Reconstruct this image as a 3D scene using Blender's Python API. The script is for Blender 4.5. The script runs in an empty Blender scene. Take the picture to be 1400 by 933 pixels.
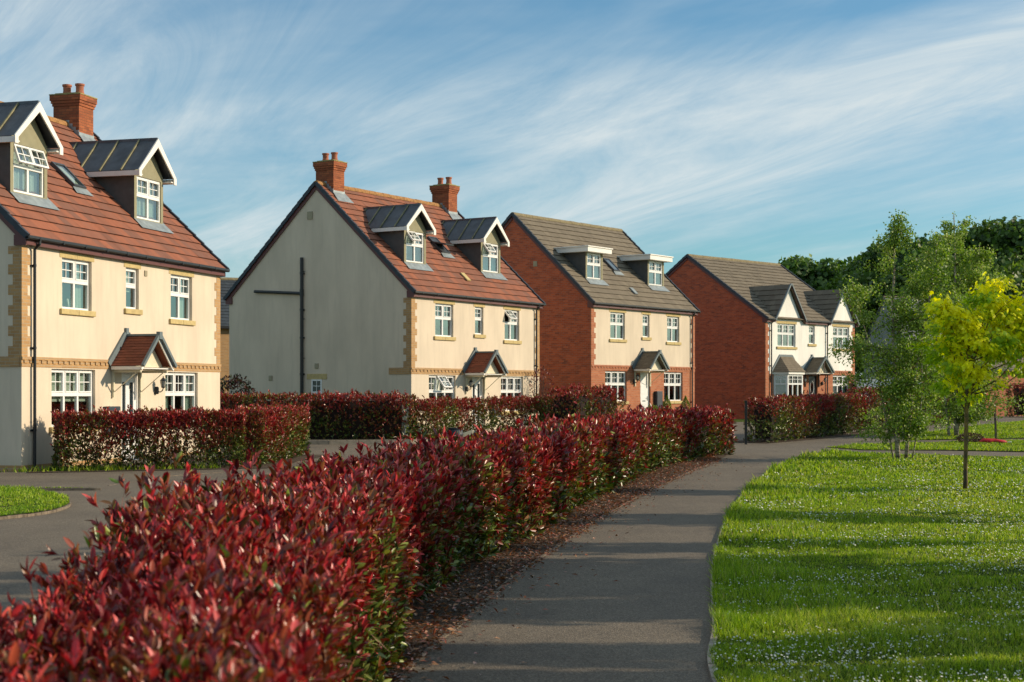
import bpy, bmesh, math, random
import numpy as np
from mathutils import Vector, Matrix
R = math.radians
SC = bpy.context.scene
COL = SC.collection
rnd = random.Random(7)
NP = np.random.RandomState(11)

# ------------------------------------------------------------------ terrain
F, CX, HY, EYE = 2100.0, 700.0, 537.5, 1.74      # focal length in photo pixels, horizon, eye height (survey of the photo)
def ground(y):
    y = np.asarray(y, float)
    return np.interp(y, [30, 48, 64], [0, .2, .41])
def g1(y): return float(ground(y))
def at(px, py):
    """world x, y of the ground point surveyed at photo pixel px, py"""
    y = EYE * F / (py - HY)
    for _ in range(30): y = (EYE - g1(y)) * F / (py - HY)
    return ((px - CX) / F * y, y)

# ------------------------------------------------------------------ tagging
def tag(o, label=None, cat=None, group=None, kind=None):
    if label: o['label'] = label
    if cat: o['category'] = cat
    if group: o['group'] = group
    if kind: o['kind'] = kind
    return o
def empty(name, loc, rz=0, parent=None):
    o = bpy.data.objects.new(name, None); COL.objects.link(o)
    o.location = loc; o.rotation_euler = (0, 0, rz); o.empty_display_size = .3
    if parent: o.parent = parent
    return o

# ------------------------------------------------------------------ materials
def nodes(name):
    m = bpy.data.materials.new(name); m.use_nodes = True
    nt = m.node_tree; b = nt.nodes['Principled BSDF']
    return m, nt, b
def N(nt, t, **kw):
    n = nt.nodes.new(t)
    for k, v in kw.items():
        if k.startswith('_'): setattr(n, k[1:], v)
        else: n.inputs[k.replace('__', ' ')].default_value = v
    return n
def ramp(nt, fac, stops):
    r = nt.nodes.new('ShaderNodeValToRGB'); e = r.color_ramp.elements
    while len(e) < len(stops): e.new(.5)
    for i, (p, c) in enumerate(stops):
        e[i].position = p; e[i].color = (c[0], c[1], c[2], 1) if hasattr(c, '__len__') else (c, c, c, 1)
    nt.links.new(fac, r.inputs[0]); return r.outputs[0]
def mixc(nt, fac, a, b, mode='MIX'):
    n = nt.nodes.new('ShaderNodeMix'); n.data_type = 'RGBA'; n.blend_type = mode
    for s, v in ((0, fac), (6, a), (7, b)):
        if isinstance(v, (int, float)): n.inputs[s].default_value = v
        elif isinstance(v, tuple): n.inputs[s].default_value = (*v, 1)
        else: nt.links.new(v, n.inputs[s])
    return n.outputs[2]
def bump(nt, b, h, strength=.3, dist=.01):
    n = nt.nodes.new('ShaderNodeBump'); n.inputs['Strength'].default_value = strength; n.inputs['Distance'].default_value = dist
    nt.links.new(h, n.inputs['Height']); nt.links.new(n.outputs[0], b.inputs['Normal'])
def noise(nt, vec, scale, detail=5, rough=.55, dist=0):
    n = nt.nodes.new('ShaderNodeTexNoise'); n.inputs['Scale'].default_value = scale
    n.inputs['Detail'].default_value = detail; n.inputs['Roughness'].default_value = rough; n.inputs['Distortion'].default_value = dist
    if vec is not None: nt.links.new(vec, n.inputs['Vector'])
    return n.outputs[0]
def objco(nt):
    return nt.nodes.new('ShaderNodeTexCoord').outputs['Object']
def uvco(nt):
    return nt.nodes.new('ShaderNodeTexCoord').outputs['UV']
def scaled(nt, vec, s):
    m = nt.nodes.new('ShaderNodeMapping'); m.inputs['Scale'].default_value = s; nt.links.new(vec, m.inputs['Vector']); return m.outputs[0]

def mat_plain(name, c, rough=.6, metal=0, var=.12, nscale=6, spec=.5):
    m, nt, b = nodes(name); co = objco(nt)
    n = noise(nt, co, nscale, 6)
    lo = tuple(x * (1 - var) for x in c); hi = tuple(min(1, x * (1 + var)) for x in c)
    nt.links.new(ramp(nt, n, [(.3, lo), (.7, hi)]), b.inputs['Base Color'])
    b.inputs['Roughness'].default_value = rough; b.inputs['Metallic'].default_value = metal
    b.inputs['Specular IOR Level'].default_value = spec
    return m
def mat_render(name, c, stain=.17):
    m, nt, b = nodes(name); co = objco(nt)
    big = noise(nt, scaled(nt, co, (.9, .9, .35)), 1.2, 6, .6)
    streak = noise(nt, scaled(nt, co, (6, 6, .5)), 1, 5, .6)
    c2 = tuple(x * (1 - stain) for x in c)
    base = mixc(nt, ramp(nt, big, [(.35, 0), (.7, 1)]), c, c2)
    base = mixc(nt, ramp(nt, streak, [(.5, 0), (.78, .5)]), base, tuple(x * .72 for x in c))
    # darker towards the foot of the wall
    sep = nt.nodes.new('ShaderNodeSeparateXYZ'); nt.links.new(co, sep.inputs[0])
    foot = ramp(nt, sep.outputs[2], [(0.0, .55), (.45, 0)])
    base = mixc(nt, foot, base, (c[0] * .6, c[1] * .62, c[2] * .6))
    nt.links.new(base, b.inputs['Base Color'])
    b.inputs['Roughness'].default_value = .92; b.inputs['Specular IOR Level'].default_value = .2
    bump(nt, b, noise(nt, co, 90, 4, .7), .35, .006)
    return m
def mat_brick(name, c1, c2, mortar, dark=None, darkamt=.5):
    m, nt, b = nodes(name); uv = uvco(nt)
    t = nt.nodes.new('ShaderNodeTexBrick'); nt.links.new(uv, t.inputs['Vector'])
    t.inputs['Scale'].default_value = 1; t.inputs['Brick Width'].default_value = .225; t.inputs['Row Height'].default_value = .075
    t.inputs['Mortar Size'].default_value = .006; t.inputs['Mortar Smooth'].default_value = .3; t.inputs['Bias'].default_value = -.1
    t.inputs['Color1'].default_value = (*c1, 1); t.inputs['Color2'].default_value = (*c2, 1); t.inputs['Mortar'].default_value = (*mortar, 1)
    col = t.outputs[0]
    if dark:   # blended burnt bricks: whole bricks picked by a cell lattice
        wn = nt.nodes.new('ShaderNodeTexBrick'); nt.links.new(uv, wn.inputs['Vector'])
        wn.inputs['Scale'].default_value = 1; wn.inputs['Brick Width'].default_value = .225; wn.inputs['Row Height'].default_value = .075
        wn.inputs['Mortar Size'].default_value = 0; wn.inputs['Color1'].default_value = (0, 0, 0, 1); wn.inputs['Color2'].default_value = (1, 1, 1, 1); wn.inputs['Bias'].default_value = 0
        patch = noise(nt, scaled(nt, uv, (1.6, 3.2, 1)), 1.1, 4, .7)
        mul = mixc(nt, 1.0, wn.outputs[0], ramp(nt, patch, [(.42, 0), (.62, 1)]), 'MULTIPLY')
        mm = nt.nodes.new('ShaderNodeMath'); mm.operation = 'MULTIPLY'; nt.links.new(mul, mm.inputs[0]); mm.inputs[1].default_value = darkamt
        inv = nt.nodes.new('ShaderNodeMath'); inv.operation = 'SUBTRACT'; inv.inputs[0].default_value = 1; nt.links.new(t.outputs['Fac'], inv.inputs[1])
        m3 = nt.nodes.new('ShaderNodeMath'); m3.operation = 'MULTIPLY'; nt.links.new(mm.outputs[0], m3.inputs[0]); nt.links.new(inv.outputs[0], m3.inputs[1])
        col = mixc(nt, m3.outputs[0], col, dark)
    col = mixc(nt, ramp(nt, noise(nt, uv, 2.3, 6, .7), [(.35, 0), (.75, .35)]), col, tuple(x * .6 for x in c1))
    nt.links.new(col, b.inputs['Base Color']); b.inputs['Roughness'].default_value = .9; b.inputs['Specular IOR Level'].default_value = .25
    inv2 = nt.nodes.new('ShaderNodeMath'); inv2.operation = 'SUBTRACT'; inv2.inputs[0].default_value = 1; nt.links.new(t.outputs['Fac'], inv2.inputs[1])
    bump(nt, b, inv2.outputs[0], .5, .006)
    return m
def mat_tile(name, c, c2, moss=(.12, .11, .05)):
    m, nt, b = nodes(name); co = objco(nt)
    a = nt.nodes.new('ShaderNodeAttribute'); a.attribute_name = 'tint'
    col = mixc(nt, a.outputs['Fac'], c, c2)
    col = mixc(nt, ramp(nt, noise(nt, scaled(nt, co, (1, .35, .35)), 2.2, 8, .72), [(.42, 0), (.72, .7)]), col, tuple(x * .55 for x in c))
    col = mixc(nt, ramp(nt, noise(nt, co, 7, 7, .78), [(.56, 0), (.72, .65)]), col, moss)
    col = mixc(nt, ramp(nt, noise(nt, co, 60, 3, .7), [(.3, .25), (.7, 0)]), col, tuple(x * .5 for x in c))
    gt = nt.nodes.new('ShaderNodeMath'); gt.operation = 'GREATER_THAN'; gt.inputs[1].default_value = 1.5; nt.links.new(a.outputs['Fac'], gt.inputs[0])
    col = mixc(nt, gt.outputs[0], col, tuple(x * .2 for x in c))  # risers coloured dark: shadow gaps under the tiles and moss dirt, both painted in
    nt.links.new(col, b.inputs['Base Color']); b.inputs['Roughness'].default_value = .85; b.inputs['Specular IOR Level'].default_value = .3
    bump(nt, b, noise(nt, co, 70, 4, .7), .4, .005)
    return m
def mat_glass():
    m, nt, b = nodes('window_glass'); out = nt.nodes['Material Output']
    nt.nodes.remove(b); co = objco(nt)
    tr = N(nt, 'ShaderNodeBsdfTransparent', Color=(.72, .82, .8, 1)); gl = N(nt, 'ShaderNodeBsdfGlossy', Color=(.95, 1, 1, 1), Roughness=.015)
    bn = nt.nodes.new('ShaderNodeBump'); bn.inputs['Strength'].default_value = .06; bn.inputs['Distance'].default_value = .02
    nt.links.new(noise(nt, co, 2.2, 2), bn.inputs['Height']); nt.links.new(bn.outputs[0], gl.inputs['Normal'])
    fr = N(nt, 'ShaderNodeFresnel', IOR=1.7); ad = nt.nodes.new('ShaderNodeMath'); ad.operation = 'ADD'; ad.inputs[1].default_value = .16
    nt.links.new(fr.outputs[0], ad.inputs[0])
    mx = nt.nodes.new('ShaderNodeMixShader'); nt.links.new(ad.outputs[0], mx.inputs[0]); nt.links.new(tr.outputs[0], mx.inputs[1]); nt.links.new(gl.outputs[0], mx.inputs[2])
    nt.links.new(mx.outputs[0], out.inputs[0]); return m
def mat_leaf(name, rough=.42, trans=.25, spec=.5):
    m, nt, b = nodes(name); out = nt.nodes['Material Output']
    a = nt.nodes.new('ShaderNodeAttribute'); a.attribute_name = 'Col'
    nt.links.new(a.outputs['Color'], b.inputs['Base Color']); b.inputs['Roughness'].default_value = rough
    b.inputs['Specular IOR Level'].default_value = spec
    t = nt.nodes.new('ShaderNodeBsdfTranslucent')
    hs = nt.nodes.new('ShaderNodeHueSaturation'); hs.inputs['Saturation'].default_value = 1.15; hs.inputs['Value'].default_value = 1.5
    nt.links.new(a.outputs['Color'], hs.inputs['Color']); nt.links.new(hs.outputs[0], t.inputs['Color'])
    mx = nt.nodes.new('ShaderNodeMixShader'); mx.inputs[0].default_value = trans
    nt.links.new(b.outputs[0], mx.inputs[1]); nt.links.new(t.outputs[0], mx.inputs[2]); nt.links.new(mx.outputs[0], out.inputs[0])
    return m
def mat_bark(name, c, c2, scale=14, stretch=(1, 1, .25)):
    m, nt, b = nodes(name); co = objco(nt)
    n = noise(nt, scaled(nt, co, stretch), scale, 6, .7)
    nt.links.new(ramp(nt, n, [(.42, c), (.6, c2)]), b.inputs['Base Color']); b.inputs['Roughness'].default_value = .9
    bump(nt, b, n, .5, .01); return m
def mat_asphalt():
    m, nt, b = nodes('asphalt'); co = objco(nt)
    big = noise(nt, co, .55, 6, .6); mid = noise(nt, scaled(nt, co, (1, 1, 1)), 4, 7, .7)
    base = ramp(nt, big, [(.3, (.125, .103, .076)), (.7, (.175, .146, .106))])
    base = mixc(nt, ramp(nt, mid, [(.5, 0), (.75, .5)]), base, (.12, .104, .08))
    v = nt.nodes.new('ShaderNodeTexVoronoi'); v.inputs['Scale'].default_value = 95; nt.links.new(co, v.inputs['Vector'])
    sp = ramp(nt, v.outputs['Color'], [(.15, (.6, .58, .55)), (.55, (1, 1, 1)), (.95, (1.7, 1.65, 1.6))])
    base = mixc(nt, 1.0, base, sp, 'MULTIPLY')
    # occasional pale chippings
    v2 = nt.nodes.new('ShaderNodeTexVoronoi'); v2.inputs['Scale'].default_value = 22; nt.links.new(co, v2.inputs['Vector'])
    base = mixc(nt, ramp(nt, v2.outputs['Distance'], [(.05, .5), (.09, 0)]), base, (.22, .2, .18))
    # hairline cracks and darker spilt patches
    v3 = nt.nodes.new('ShaderNodeTexVoronoi'); v3.feature = 'DISTANCE_TO_EDGE'; v3.inputs['Scale'].default_value = .42
    wv = nt.nodes.new('ShaderNodeVectorMath'); wv.operation = 'ADD'; nt.links.new(co, wv.inputs[0])
    nz = nt.nodes.new('ShaderNodeTexNoise'); nz.inputs['Scale'].default_value = 2.5; nz.inputs['Detail'].default_value = 6; nt.links.new(co, nz.inputs['Vector']); sc_ = nt.nodes.new('ShaderNodeVectorMath'); sc_.operation = 'SCALE'; sc_.inputs['Scale'].default_value = .5; nt.links.new(nz.outputs['Color'], sc_.inputs[0]); nt.links.new(sc_.outputs[0], wv.inputs[1]); nt.links.new(wv.outputs[0], v3.inputs['Vector'])
    crack = mixc(nt, 1.0, ramp(nt, v3.outputs['Distance'], [(.0, .75), (.004, 0)]), ramp(nt, noise(nt, co, .35, 3), [(.52, 0), (.6, 1)]), 'MULTIPLY')
    base = mixc(nt, crack, base, (.03, .027, .024))
    base = mixc(nt, ramp(nt, noise(nt, scaled(nt, co, (1.4, .5, 1)), 1.3, 7, .75), [(.52, 0), (.7, .45)]), base, (.07, .06, .05))
    nt.links.new(base, b.inputs['Base Color']); b.inputs['Roughness'].default_value = .85; b.inputs['Specular IOR Level'].default_value = .35
    bump(nt, b, v.outputs['Distance'], .6, .006)
    return m
def mat_soil():
    m, nt, b = nodes('soil'); co = objco(nt)
    base = ramp(nt, noise(nt, co, 30, 8, .8), [(.3, (.022, .013, .006)), (.55, (.075, .045, .022)), (.75, (.16, .095, .045))])
    nt.links.new(base, b.inputs['Base Color']); b.inputs['Roughness'].default_value = 1
    bump(nt, b, noise(nt, co, 24, 8, .8), 1, .04); return m
def mat_turf():
    m, nt, b = nodes('turf'); co = objco(nt)
    base = ramp(nt, noise(nt, co, .9, 6, .65), [(.3, (.05, .085, .012)), (.55, (.085, .13, .018)), (.75, (.13, .16, .03))])
    base = mixc(nt, ramp(nt, noise(nt, co, 22, 8, .8), [(.35, .7), (.6, 0)]), base, (.025, .042, .008))
    nt.links.new(base, b.inputs['Base Color']); b.inputs['Roughness'].default_value = 1; b.inputs['Specular IOR Level'].default_value = .1
    bump(nt, b, noise(nt, co, 40, 8, .8), 1, .05); return m

M = dict(
    cream=mat_render('cream_render', (.70, .595, .455)),
    white_render=mat_render('off_white_render', (.88, .86, .78)),
    olive=mat_plain('olive_render', (.27, .25, .155), .9, var=.08),
    buff=mat_brick('buff_brick', (.50, .30, .13), (.40, .23, .10), (.42, .36, .26)),
    red=mat_brick('red_brick', (.52, .125, .052), (.40, .085, .036), (.27, .18, .14), (.13, .055, .04), .75),
    redlight=mat_brick('orange_red_brick', (.46, .17, .08), (.36, .11, .05), (.36, .28, .21)),
    chim=mat_brick('chimney_brick', (.38, .12, .05), (.25, .07, .035), (.13, .075, .045), (.13, .05, .025), .7),
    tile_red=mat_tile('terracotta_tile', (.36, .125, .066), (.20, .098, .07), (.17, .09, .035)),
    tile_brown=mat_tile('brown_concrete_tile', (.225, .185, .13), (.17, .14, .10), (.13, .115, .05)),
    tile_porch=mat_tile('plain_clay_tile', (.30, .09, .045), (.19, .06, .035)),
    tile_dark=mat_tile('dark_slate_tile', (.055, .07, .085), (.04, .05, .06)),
    ridge=mat_plain('mossy_ridge', (.33, .17, .06), .95, var=.4, nscale=9),
    ridge_b=mat_plain('brown_ridge', (.22, .18, .10), .95, var=.3, nscale=9),
    maroon=mat_plain('maroon_fascia', (.115, .034, .03), .5, var=.08),
    navy=mat_plain('dark_verge', (.022, .03, .042), .55, var=.25),
    slate=mat_plain('grey_trim', (.12, .155, .165), .6, var=.12),
    lead=mat_plain('lead_sheet', (.085, .095, .105), .42, .55, var=.3, nscale=3),
    flash=mat_plain('lead_flashing', (.27, .31, .32), .5, .3, var=.25, nscale=5),
    seam=mat_plain('mossy_seam', (.24, .22, .12), .8, var=.3),
    upvc=mat_plain('white_upvc', (.80, .79, .76), .3, var=.03, nscale=2),
    whitewood=mat_plain('white_painted_wood', (.80, .77, .70), .5, var=.06, nscale=3),
    creamwood=mat_plain('cream_painted_wood', (.62, .56, .40), .6, var=.08),
    stone=mat_plain('yellow_stone', (.50, .385, .17), .9, var=.16, nscale=10),
    capstone=mat_plain('mossy_mortar', (.30, .25, .10), 1, var=.35, nscale=12),
    black=mat_plain('black_plastic', (.016, .017, .019), .4, var=.15),
    terracotta=mat_plain('terracotta_pot', (.36, .12, .06), .8, var=.2),
    ventm=mat_plain('buff_vent', (.33, .29, .19), .8),
    glass=mat_glass(),
    dark=mat_plain('dark_glass', (.02, .03, .035), .08, var=.1),
    curtain=mat_plain('curtain_fabric', (.50, .56, .50), .95, var=.12, nscale=14),
    blind=mat_plain('roller_blind', (.62, .64, .55), .95, var=.06),
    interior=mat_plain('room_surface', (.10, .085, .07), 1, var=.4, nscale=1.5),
    asphalt=mat_asphalt(), soil=mat_soil(), turf=mat_turf(),
    kerb=mat_plain('concrete_kerb', (.30, .26, .20), .95, var=.25, nscale=12),
    edging=mat_plain('worn_edging', (.17, .135, .095), .95, var=.5, nscale=9),
    leaf=mat_leaf('photinia_leaf', .32, .13, .5), tleaf=mat_leaf('tree_leaf', .5, .3, .4), mleaf=mat_leaf('maple_leaf', .5, .42, .4), grassm=mat_leaf('grass_blade', .55, .35, .3),
    petal=mat_plain('white_petal', (.66, .67, .56), .7, var=.05),
    birch=mat_bark('birch_bark', (.16, .12, .08), (.58, .50, .38), 7, (1, 1, 2.2)),
    lichen=mat_bark('lichen_bark', (.075, .055, .035), (.26, .17, .035), 9, (1, 1, .5)),
    bark=mat_bark('brown_bark', (.045, .033, .024), (.10, .075, .05)),
    twig=mat_plain('twig', (.07, .04, .03), .9, var=.3),
    redplastic=mat_plain('red_plastic', (.55, .012, .02), .4, var=.2, nscale=20),
    vanpaint=mat_plain('white_van_paint', (.66, .72, .76), .25, var=.02),
    tyre=mat_plain('tyre_rubber', (.02, .02, .02), .9),
    alu=mat_plain('wheel_metal', (.45, .45, .46), .35, .8),
    doorwhite=mat_plain('white_door', (.78, .78, .76), .35, var=.02),
    doorblack=mat_plain('black_door', (.02, .022, .026), .3, var=.1),
    lampglass=mat_plain('frosted_lamp_glass', (.42, .42, .38), .2),
)

# ------------------------------------------------------------------ mesh builder
class MB:
    def __init__(s): s.v = []; s.f = []; s.t = []
    def face(s, pts, tint=0.0):
        i = len(s.v); s.v += [tuple(p) for p in pts]; s.f.append(tuple(range(i, i + len(pts)))); s.t.append(tint); return s
    def box(s, x0, x1, y0, y1, z0, z1, tint=0.0):
        i = len(s.v)
        s.v += [(x, y, z) for z in (z0, z1) for y in (y0, y1) for x in (x0, x1)]
        for q in ((0, 2, 3, 1), (4, 5, 7, 6), (0, 1, 5, 4), (2, 6, 7, 3), (0, 4, 6, 2), (1, 3, 7, 5)):
            s.f.append(tuple(i + k for k in q)); s.t.append(tint)
        return s
    def beam(s, p0, p1, side, up, w, h):
        """box from p0 to p1, w wide along side (centred), h tall along up (from p upwards)"""
        p0, p1 = Vector(p0), Vector(p1); a = Vector(side).normalized() * w / 2; b = Vector(up).normalized() * h
        i = len(s.v)
        for p in (p0, p1):
            for q in (p - a, p + a, p + a + b, p - a + b): s.v.append(tuple(q))
        for q in ((0, 1, 2, 3), (4, 7, 6, 5), (0, 4, 5, 1), (1, 5, 6, 2), (2, 6, 7, 3), (3, 7, 4, 0)):
            s.f.append(tuple(i + k for k in q)); s.t.append(0.0)
        return s
    def extrude(s, poly, vec):
        n = len(poly); i = len(s.v); vec = Vector(vec)
        s.v += [tuple(p) for p in poly] + [tuple(Vector(p) + vec) for p in poly]
        s.f.append(tuple(range(i, i + n))); s.f.append(tuple(range(i + 2 * n - 1, i + n - 1, -1))); s.t += [0.0, 0.0]
        for k in range(n):
            k2 = (k + 1) % n; s.f.append((i + k, i + n + k, i + n + k2, i + k2)); s.t.append(0.0)
        return s
    def tube(s, pts, radii, n=8, cap=True):
        pts = [Vector(p) for p in pts]
        if not hasattr(radii, '__len__'): radii = [radii] * len(pts)
        i0 = len(s.v); prev = None
        for k, p in enumerate(pts):
            d = (pts[min(k + 1, len(pts) - 1)] - pts[max(k - 1, 0)])
            d = d.normalized() if d.length > 1e-9 else Vector((0, 0, 1))
            a = (prev - d * prev.dot(d)) if prev is not None else d.orthogonal()
            a = a.normalized() if a.length > 1e-6 else d.orthogonal().normalized()
            prev = a; b = d.cross(a)
            for j in range(n):
                t = 2 * math.pi * j / n; s.v.append(tuple(p + (a * math.cos(t) + b * math.sin(t)) * radii[k]))
        for k in range(len(pts) - 1):
            for j in range(n):
                j2 = (j + 1) % n
                s.f.append((i0 + k * n + j, i0 + k * n + j2, i0 + (k + 1) * n + j2, i0 + (k + 1) * n + j)); s.t.append(0.0)
        if cap:
            s.f.append(tuple(i0 + j for j in reversed(range(n)))); s.t.append(0.0)
            s.f.append(tuple(i0 + (len(pts) - 1) * n + j for j in range(n))); s.t.append(0.0)
        return s
    def lathe(s, c, prof, n=16):
        i0 = len(s.v); m = len(prof)
        for r, z in prof:
            for j in range(n):
                t = 2 * math.pi * j / n; s.v.append((c[0] + r * math.cos(t), c[1] + r * math.sin(t), c[2] + z))
        for k in range(m - 1):
            for j in range(n):
                j2 = (j + 1) % n; s.f.append((i0 + k * n + j, i0 + k * n + j2, i0 + (k + 1) * n + j2, i0 + (k + 1) * n + j)); s.t.append(0.0)
        s.f.append(tuple(i0 + j for j in reversed(range(n)))); s.f.append(tuple(i0 + (m - 1) * n + j for j in range(n))); s.t += [0.0, 0.0]
        return s
    def tiles(s, bl, br, tl, tr, gauge=.33, wt=.33, lift=.035, jit=.004, rg=None):
        """stepped courses of tiles over the quad bl br tr tl"""
        rg = rg or rnd
        bl, br, tl, tr = map(Vector, (bl, br, tl, tr))
        nrm = (br - bl).cross(tl - bl)
        if nrm.length < 1e-6: nrm = (br - bl).cross(tr - bl)
        nrm.normalize()
        if nrm.z < 0: nrm = -nrm
        L = max((tl - bl).length, (tr - br).length); n = max(1, round(L / gauge))
        for k in range(n):
            t0, t1 = k / n, (k + 1) / n + .012
            t1 = min(t1, 1.0)
            a0, b0 = bl.lerp(tl, t0), br.lerp(tr, t0); a1, b1 = bl.lerp(tl, t1), br.lerp(tr, t1)
            wid = (b0 - a0).length
            if wid < .03: continue
            off = .5 if k % 2 else 0
            nc = max(1, round(wid / wt)); cuts = [0] + [(j + off) / nc for j in range(0 if off else 1, nc)] + [1]
            cuts = sorted(set(c for c in cuts if 0 <= c <= 1))
            for c0, c1 in zip(cuts[:-1], cuts[1:]):
                if (c1 - c0) * wid < .02: continue
                e = .0022 / wid; q0, q1 = c0 + e, c1 - e
                l = lift + rg.uniform(-jit, jit); l2 = .006 + rg.uniform(0, jit * .5)
                p0, p1 = a0.lerp(b0, q0), a0.lerp(b0, q1); p2, p3 = a1.lerp(b1, q1), a1.lerp(b1, q0)
                ti = rg.random()
                s.face([p0 + nrm * l, p1 + nrm * (l + rg.uniform(-jit, jit) * .6), p2 + nrm * l2, p3 + nrm * l2], ti)
                s.face([p0, p1, p1 + nrm * l, p0 + nrm * l], 2.0)  # riser, tinted for the painted shadow line and dirt
        s.face([bl, br, tr, tl], .5)
        return s
    def build(s, name, mat, parent=None, smooth=False, loc=None, rot=None, bevel=0, smooth_angle=None):
        me = bpy.data.meshes.new(name); me.from_pydata(s.v, [], s.f)
        uvl = me.uv_layers.new(name='UVMap'); nl = len(me.loops)
        uv = np.zeros((nl, 2), np.float32); li = 0
        for p in me.polygons:
            n = p.normal
            if abs(n.z) > .98 or n.length < .5: a = Vector((1, 0, 0)); b = Vector((0, 1, 0))
            else:
                a = Vector((-n.y, n.x, 0)).normalized(); b = n.cross(a)
                if b.z < 0: b = -b
            for l in p.loop_indices:
                c = me.vertices[me.loops[l].vertex_index].co; uv[l] = (c.dot(a) + 50, c.dot(b) + 50)
        uvl.data.foreach_set('uv', uv.ravel())
        if any(t for t in s.t):
            at_ = me.attributes.new('tint', 'FLOAT', 'FACE'); at_.data.foreach_set('value', s.t)
        me.materials.append(mat)
        if smooth: me.polygons.foreach_set('use_smooth', [True] * len(me.polygons))
        o = bpy.data.objects.new(name, me); COL.objects.link(o)
        if parent: o.parent = parent
        if loc is not None: o.location = loc
        if rot is not None: o.rotation_euler = rot
        if bevel:
            bm = bmesh.new(); bm.from_mesh(me); bmesh.ops.remove_doubles(bm, verts=bm.verts, dist=1e-5)
            bm.to_mesh(me); bm.free()
            md = o.modifiers.new('bevel', 'BEVEL'); md.width = bevel; md.segments = 2; md.limit_method = 'ANGLE'
        return o

# ------------------------------------------------------------------ leaf scatter (numpy)
LEAF8 = (np.array([[0, 0, 0], [.35, -1, .05], [.72, -.8, .0], [1, 0, -.12], [.72, .8, .0], [.35, 1, .05], [.35, 0, -.035], [.72, 0, -.07]], float),
         [(0, 6, 5), (0, 1, 6), (1, 2, 7, 6), (6, 7, 4, 5), (2, 3, 7), (7, 3, 4)])
LEAF4 = (np.array([[0, 0, 0], [.5, -1, .06], [1, 0, -.08], [.5, 1, .06]], float), [(0, 1, 2), (0, 2, 3)])
TWIG = (np.array([[0, 0, 0], [.5, -1, 0], [1, 0, 0], [.5, 1, 0]], float), [(0, 1, 2), (0, 2, 3)])
MAPLE = (np.array([[0, 0, 0], [.15, -.55, -.02], [.45, -1.0, -.12], [.48, -.4, 0], [.85, -.62, -.15], [.72, -.2, -.03], [1.1, 0, -.2], [.72, .2, -.03], [.85, .62, -.15], [.48, .4, 0], [.45, 1.0, -.12], [.15, .55, -.02]], float),
         [(0, 1, 3), (1, 2, 3), (0, 3, 5), (3, 4, 5), (5, 6, 7), (0, 5, 7), (0, 7, 9), (7, 8, 9), (0, 9, 11), (9, 10, 11)])
BLADE = (np.array([[0, -1, 0], [0, 1, 0], [.55, -.7, .10], [.55, .7, .10], [1, 0, .38]], float), [(0, 1, 3, 2), (2, 3, 4)])
FLOWER = (np.array([[0.0, 0, 0]] + [[.5 * math.cos(t), math.sin(t) * .5, 0] for t in np.linspace(0, 2 * math.pi, 7)[:-1]], float), [(0, i + 1, (i + 1) % 6 + 1) for i in range(6)])
def unit(a): return a / np.maximum(np.linalg.norm(a, axis=1, keepdims=True), 1e-9)
def scatter(name, P, A, Nn, L, Wd, colr, tmpl, mat, parent=None):
    T, faces = tmpl; n = len(P); k = len(T)
    A = unit(A); S = unit(np.cross(Nn, A)); Nn = np.cross(A, S)
    L = np.broadcast_to(L, (n,)); Wd = np.broadcast_to(Wd, (n,))
    V = P[:, None, :] + T[None, :, 0, None] * (L[:, None, None] * A[:, None, :]) + T[None, :, 1, None] * (Wd[:, None, None] * S[:, None, :]) + T[None, :, 2, None] * (L[:, None, None] * Nn[:, None, :])
    me = bpy.data.meshes.new(name)
    lens = np.array([len(f) for f in faces]); flat = np.concatenate([np.array(f) for f in faces])
    me.vertices.add(n * k); me.vertices.foreach_set('co', V.astype(np.float32).ravel())
    loops = (flat[None, :] + (np.arange(n) * k)[:, None]).ravel()
    me.loops.add(len(loops)); me.loops.foreach_set('vertex_index', loops.astype(np.int32))
    tot = np.tile(lens, n); start = np.concatenate([[0], np.cumsum(tot)[:-1]])
    me.polygons.add(len(tot)); me.polygons.foreach_set('loop_start', start.astype(np.int32)); me.polygons.foreach_set('loop_total', tot.astype(np.int32))
    if colr is not None:
        c = np.ones((n, k, 4), np.float32); c[:, :, :3] = colr[:, None, :]
        c[:, :, :3] *= (.82 + .3 * T[None, :, 0, None])
        ca = me.color_attributes.new('Col', 'FLOAT_COLOR', 'POINT'); ca.data.foreach_set('color', c.ravel())
    me.materials.append(mat); me.update(calc_edges=True)
    o = bpy.data.objects.new(name, me); COL.objects.link(o)
    if parent: o.parent = parent
    return o
def wob(P, f, seed=0):
    """smooth pseudo-noise -1..1"""
    r = np.random.RandomState(seed); out = 0
    for i in range(5):
        k = r.normal(size=3) * f * (1 + .55 * i); out = out + np.sin(P @ k + r.uniform(0, 6.28)) / (1 + .35 * i)
    return out / 2.6
def pick(cols, idx): return np.array(cols)[idx]

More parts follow.
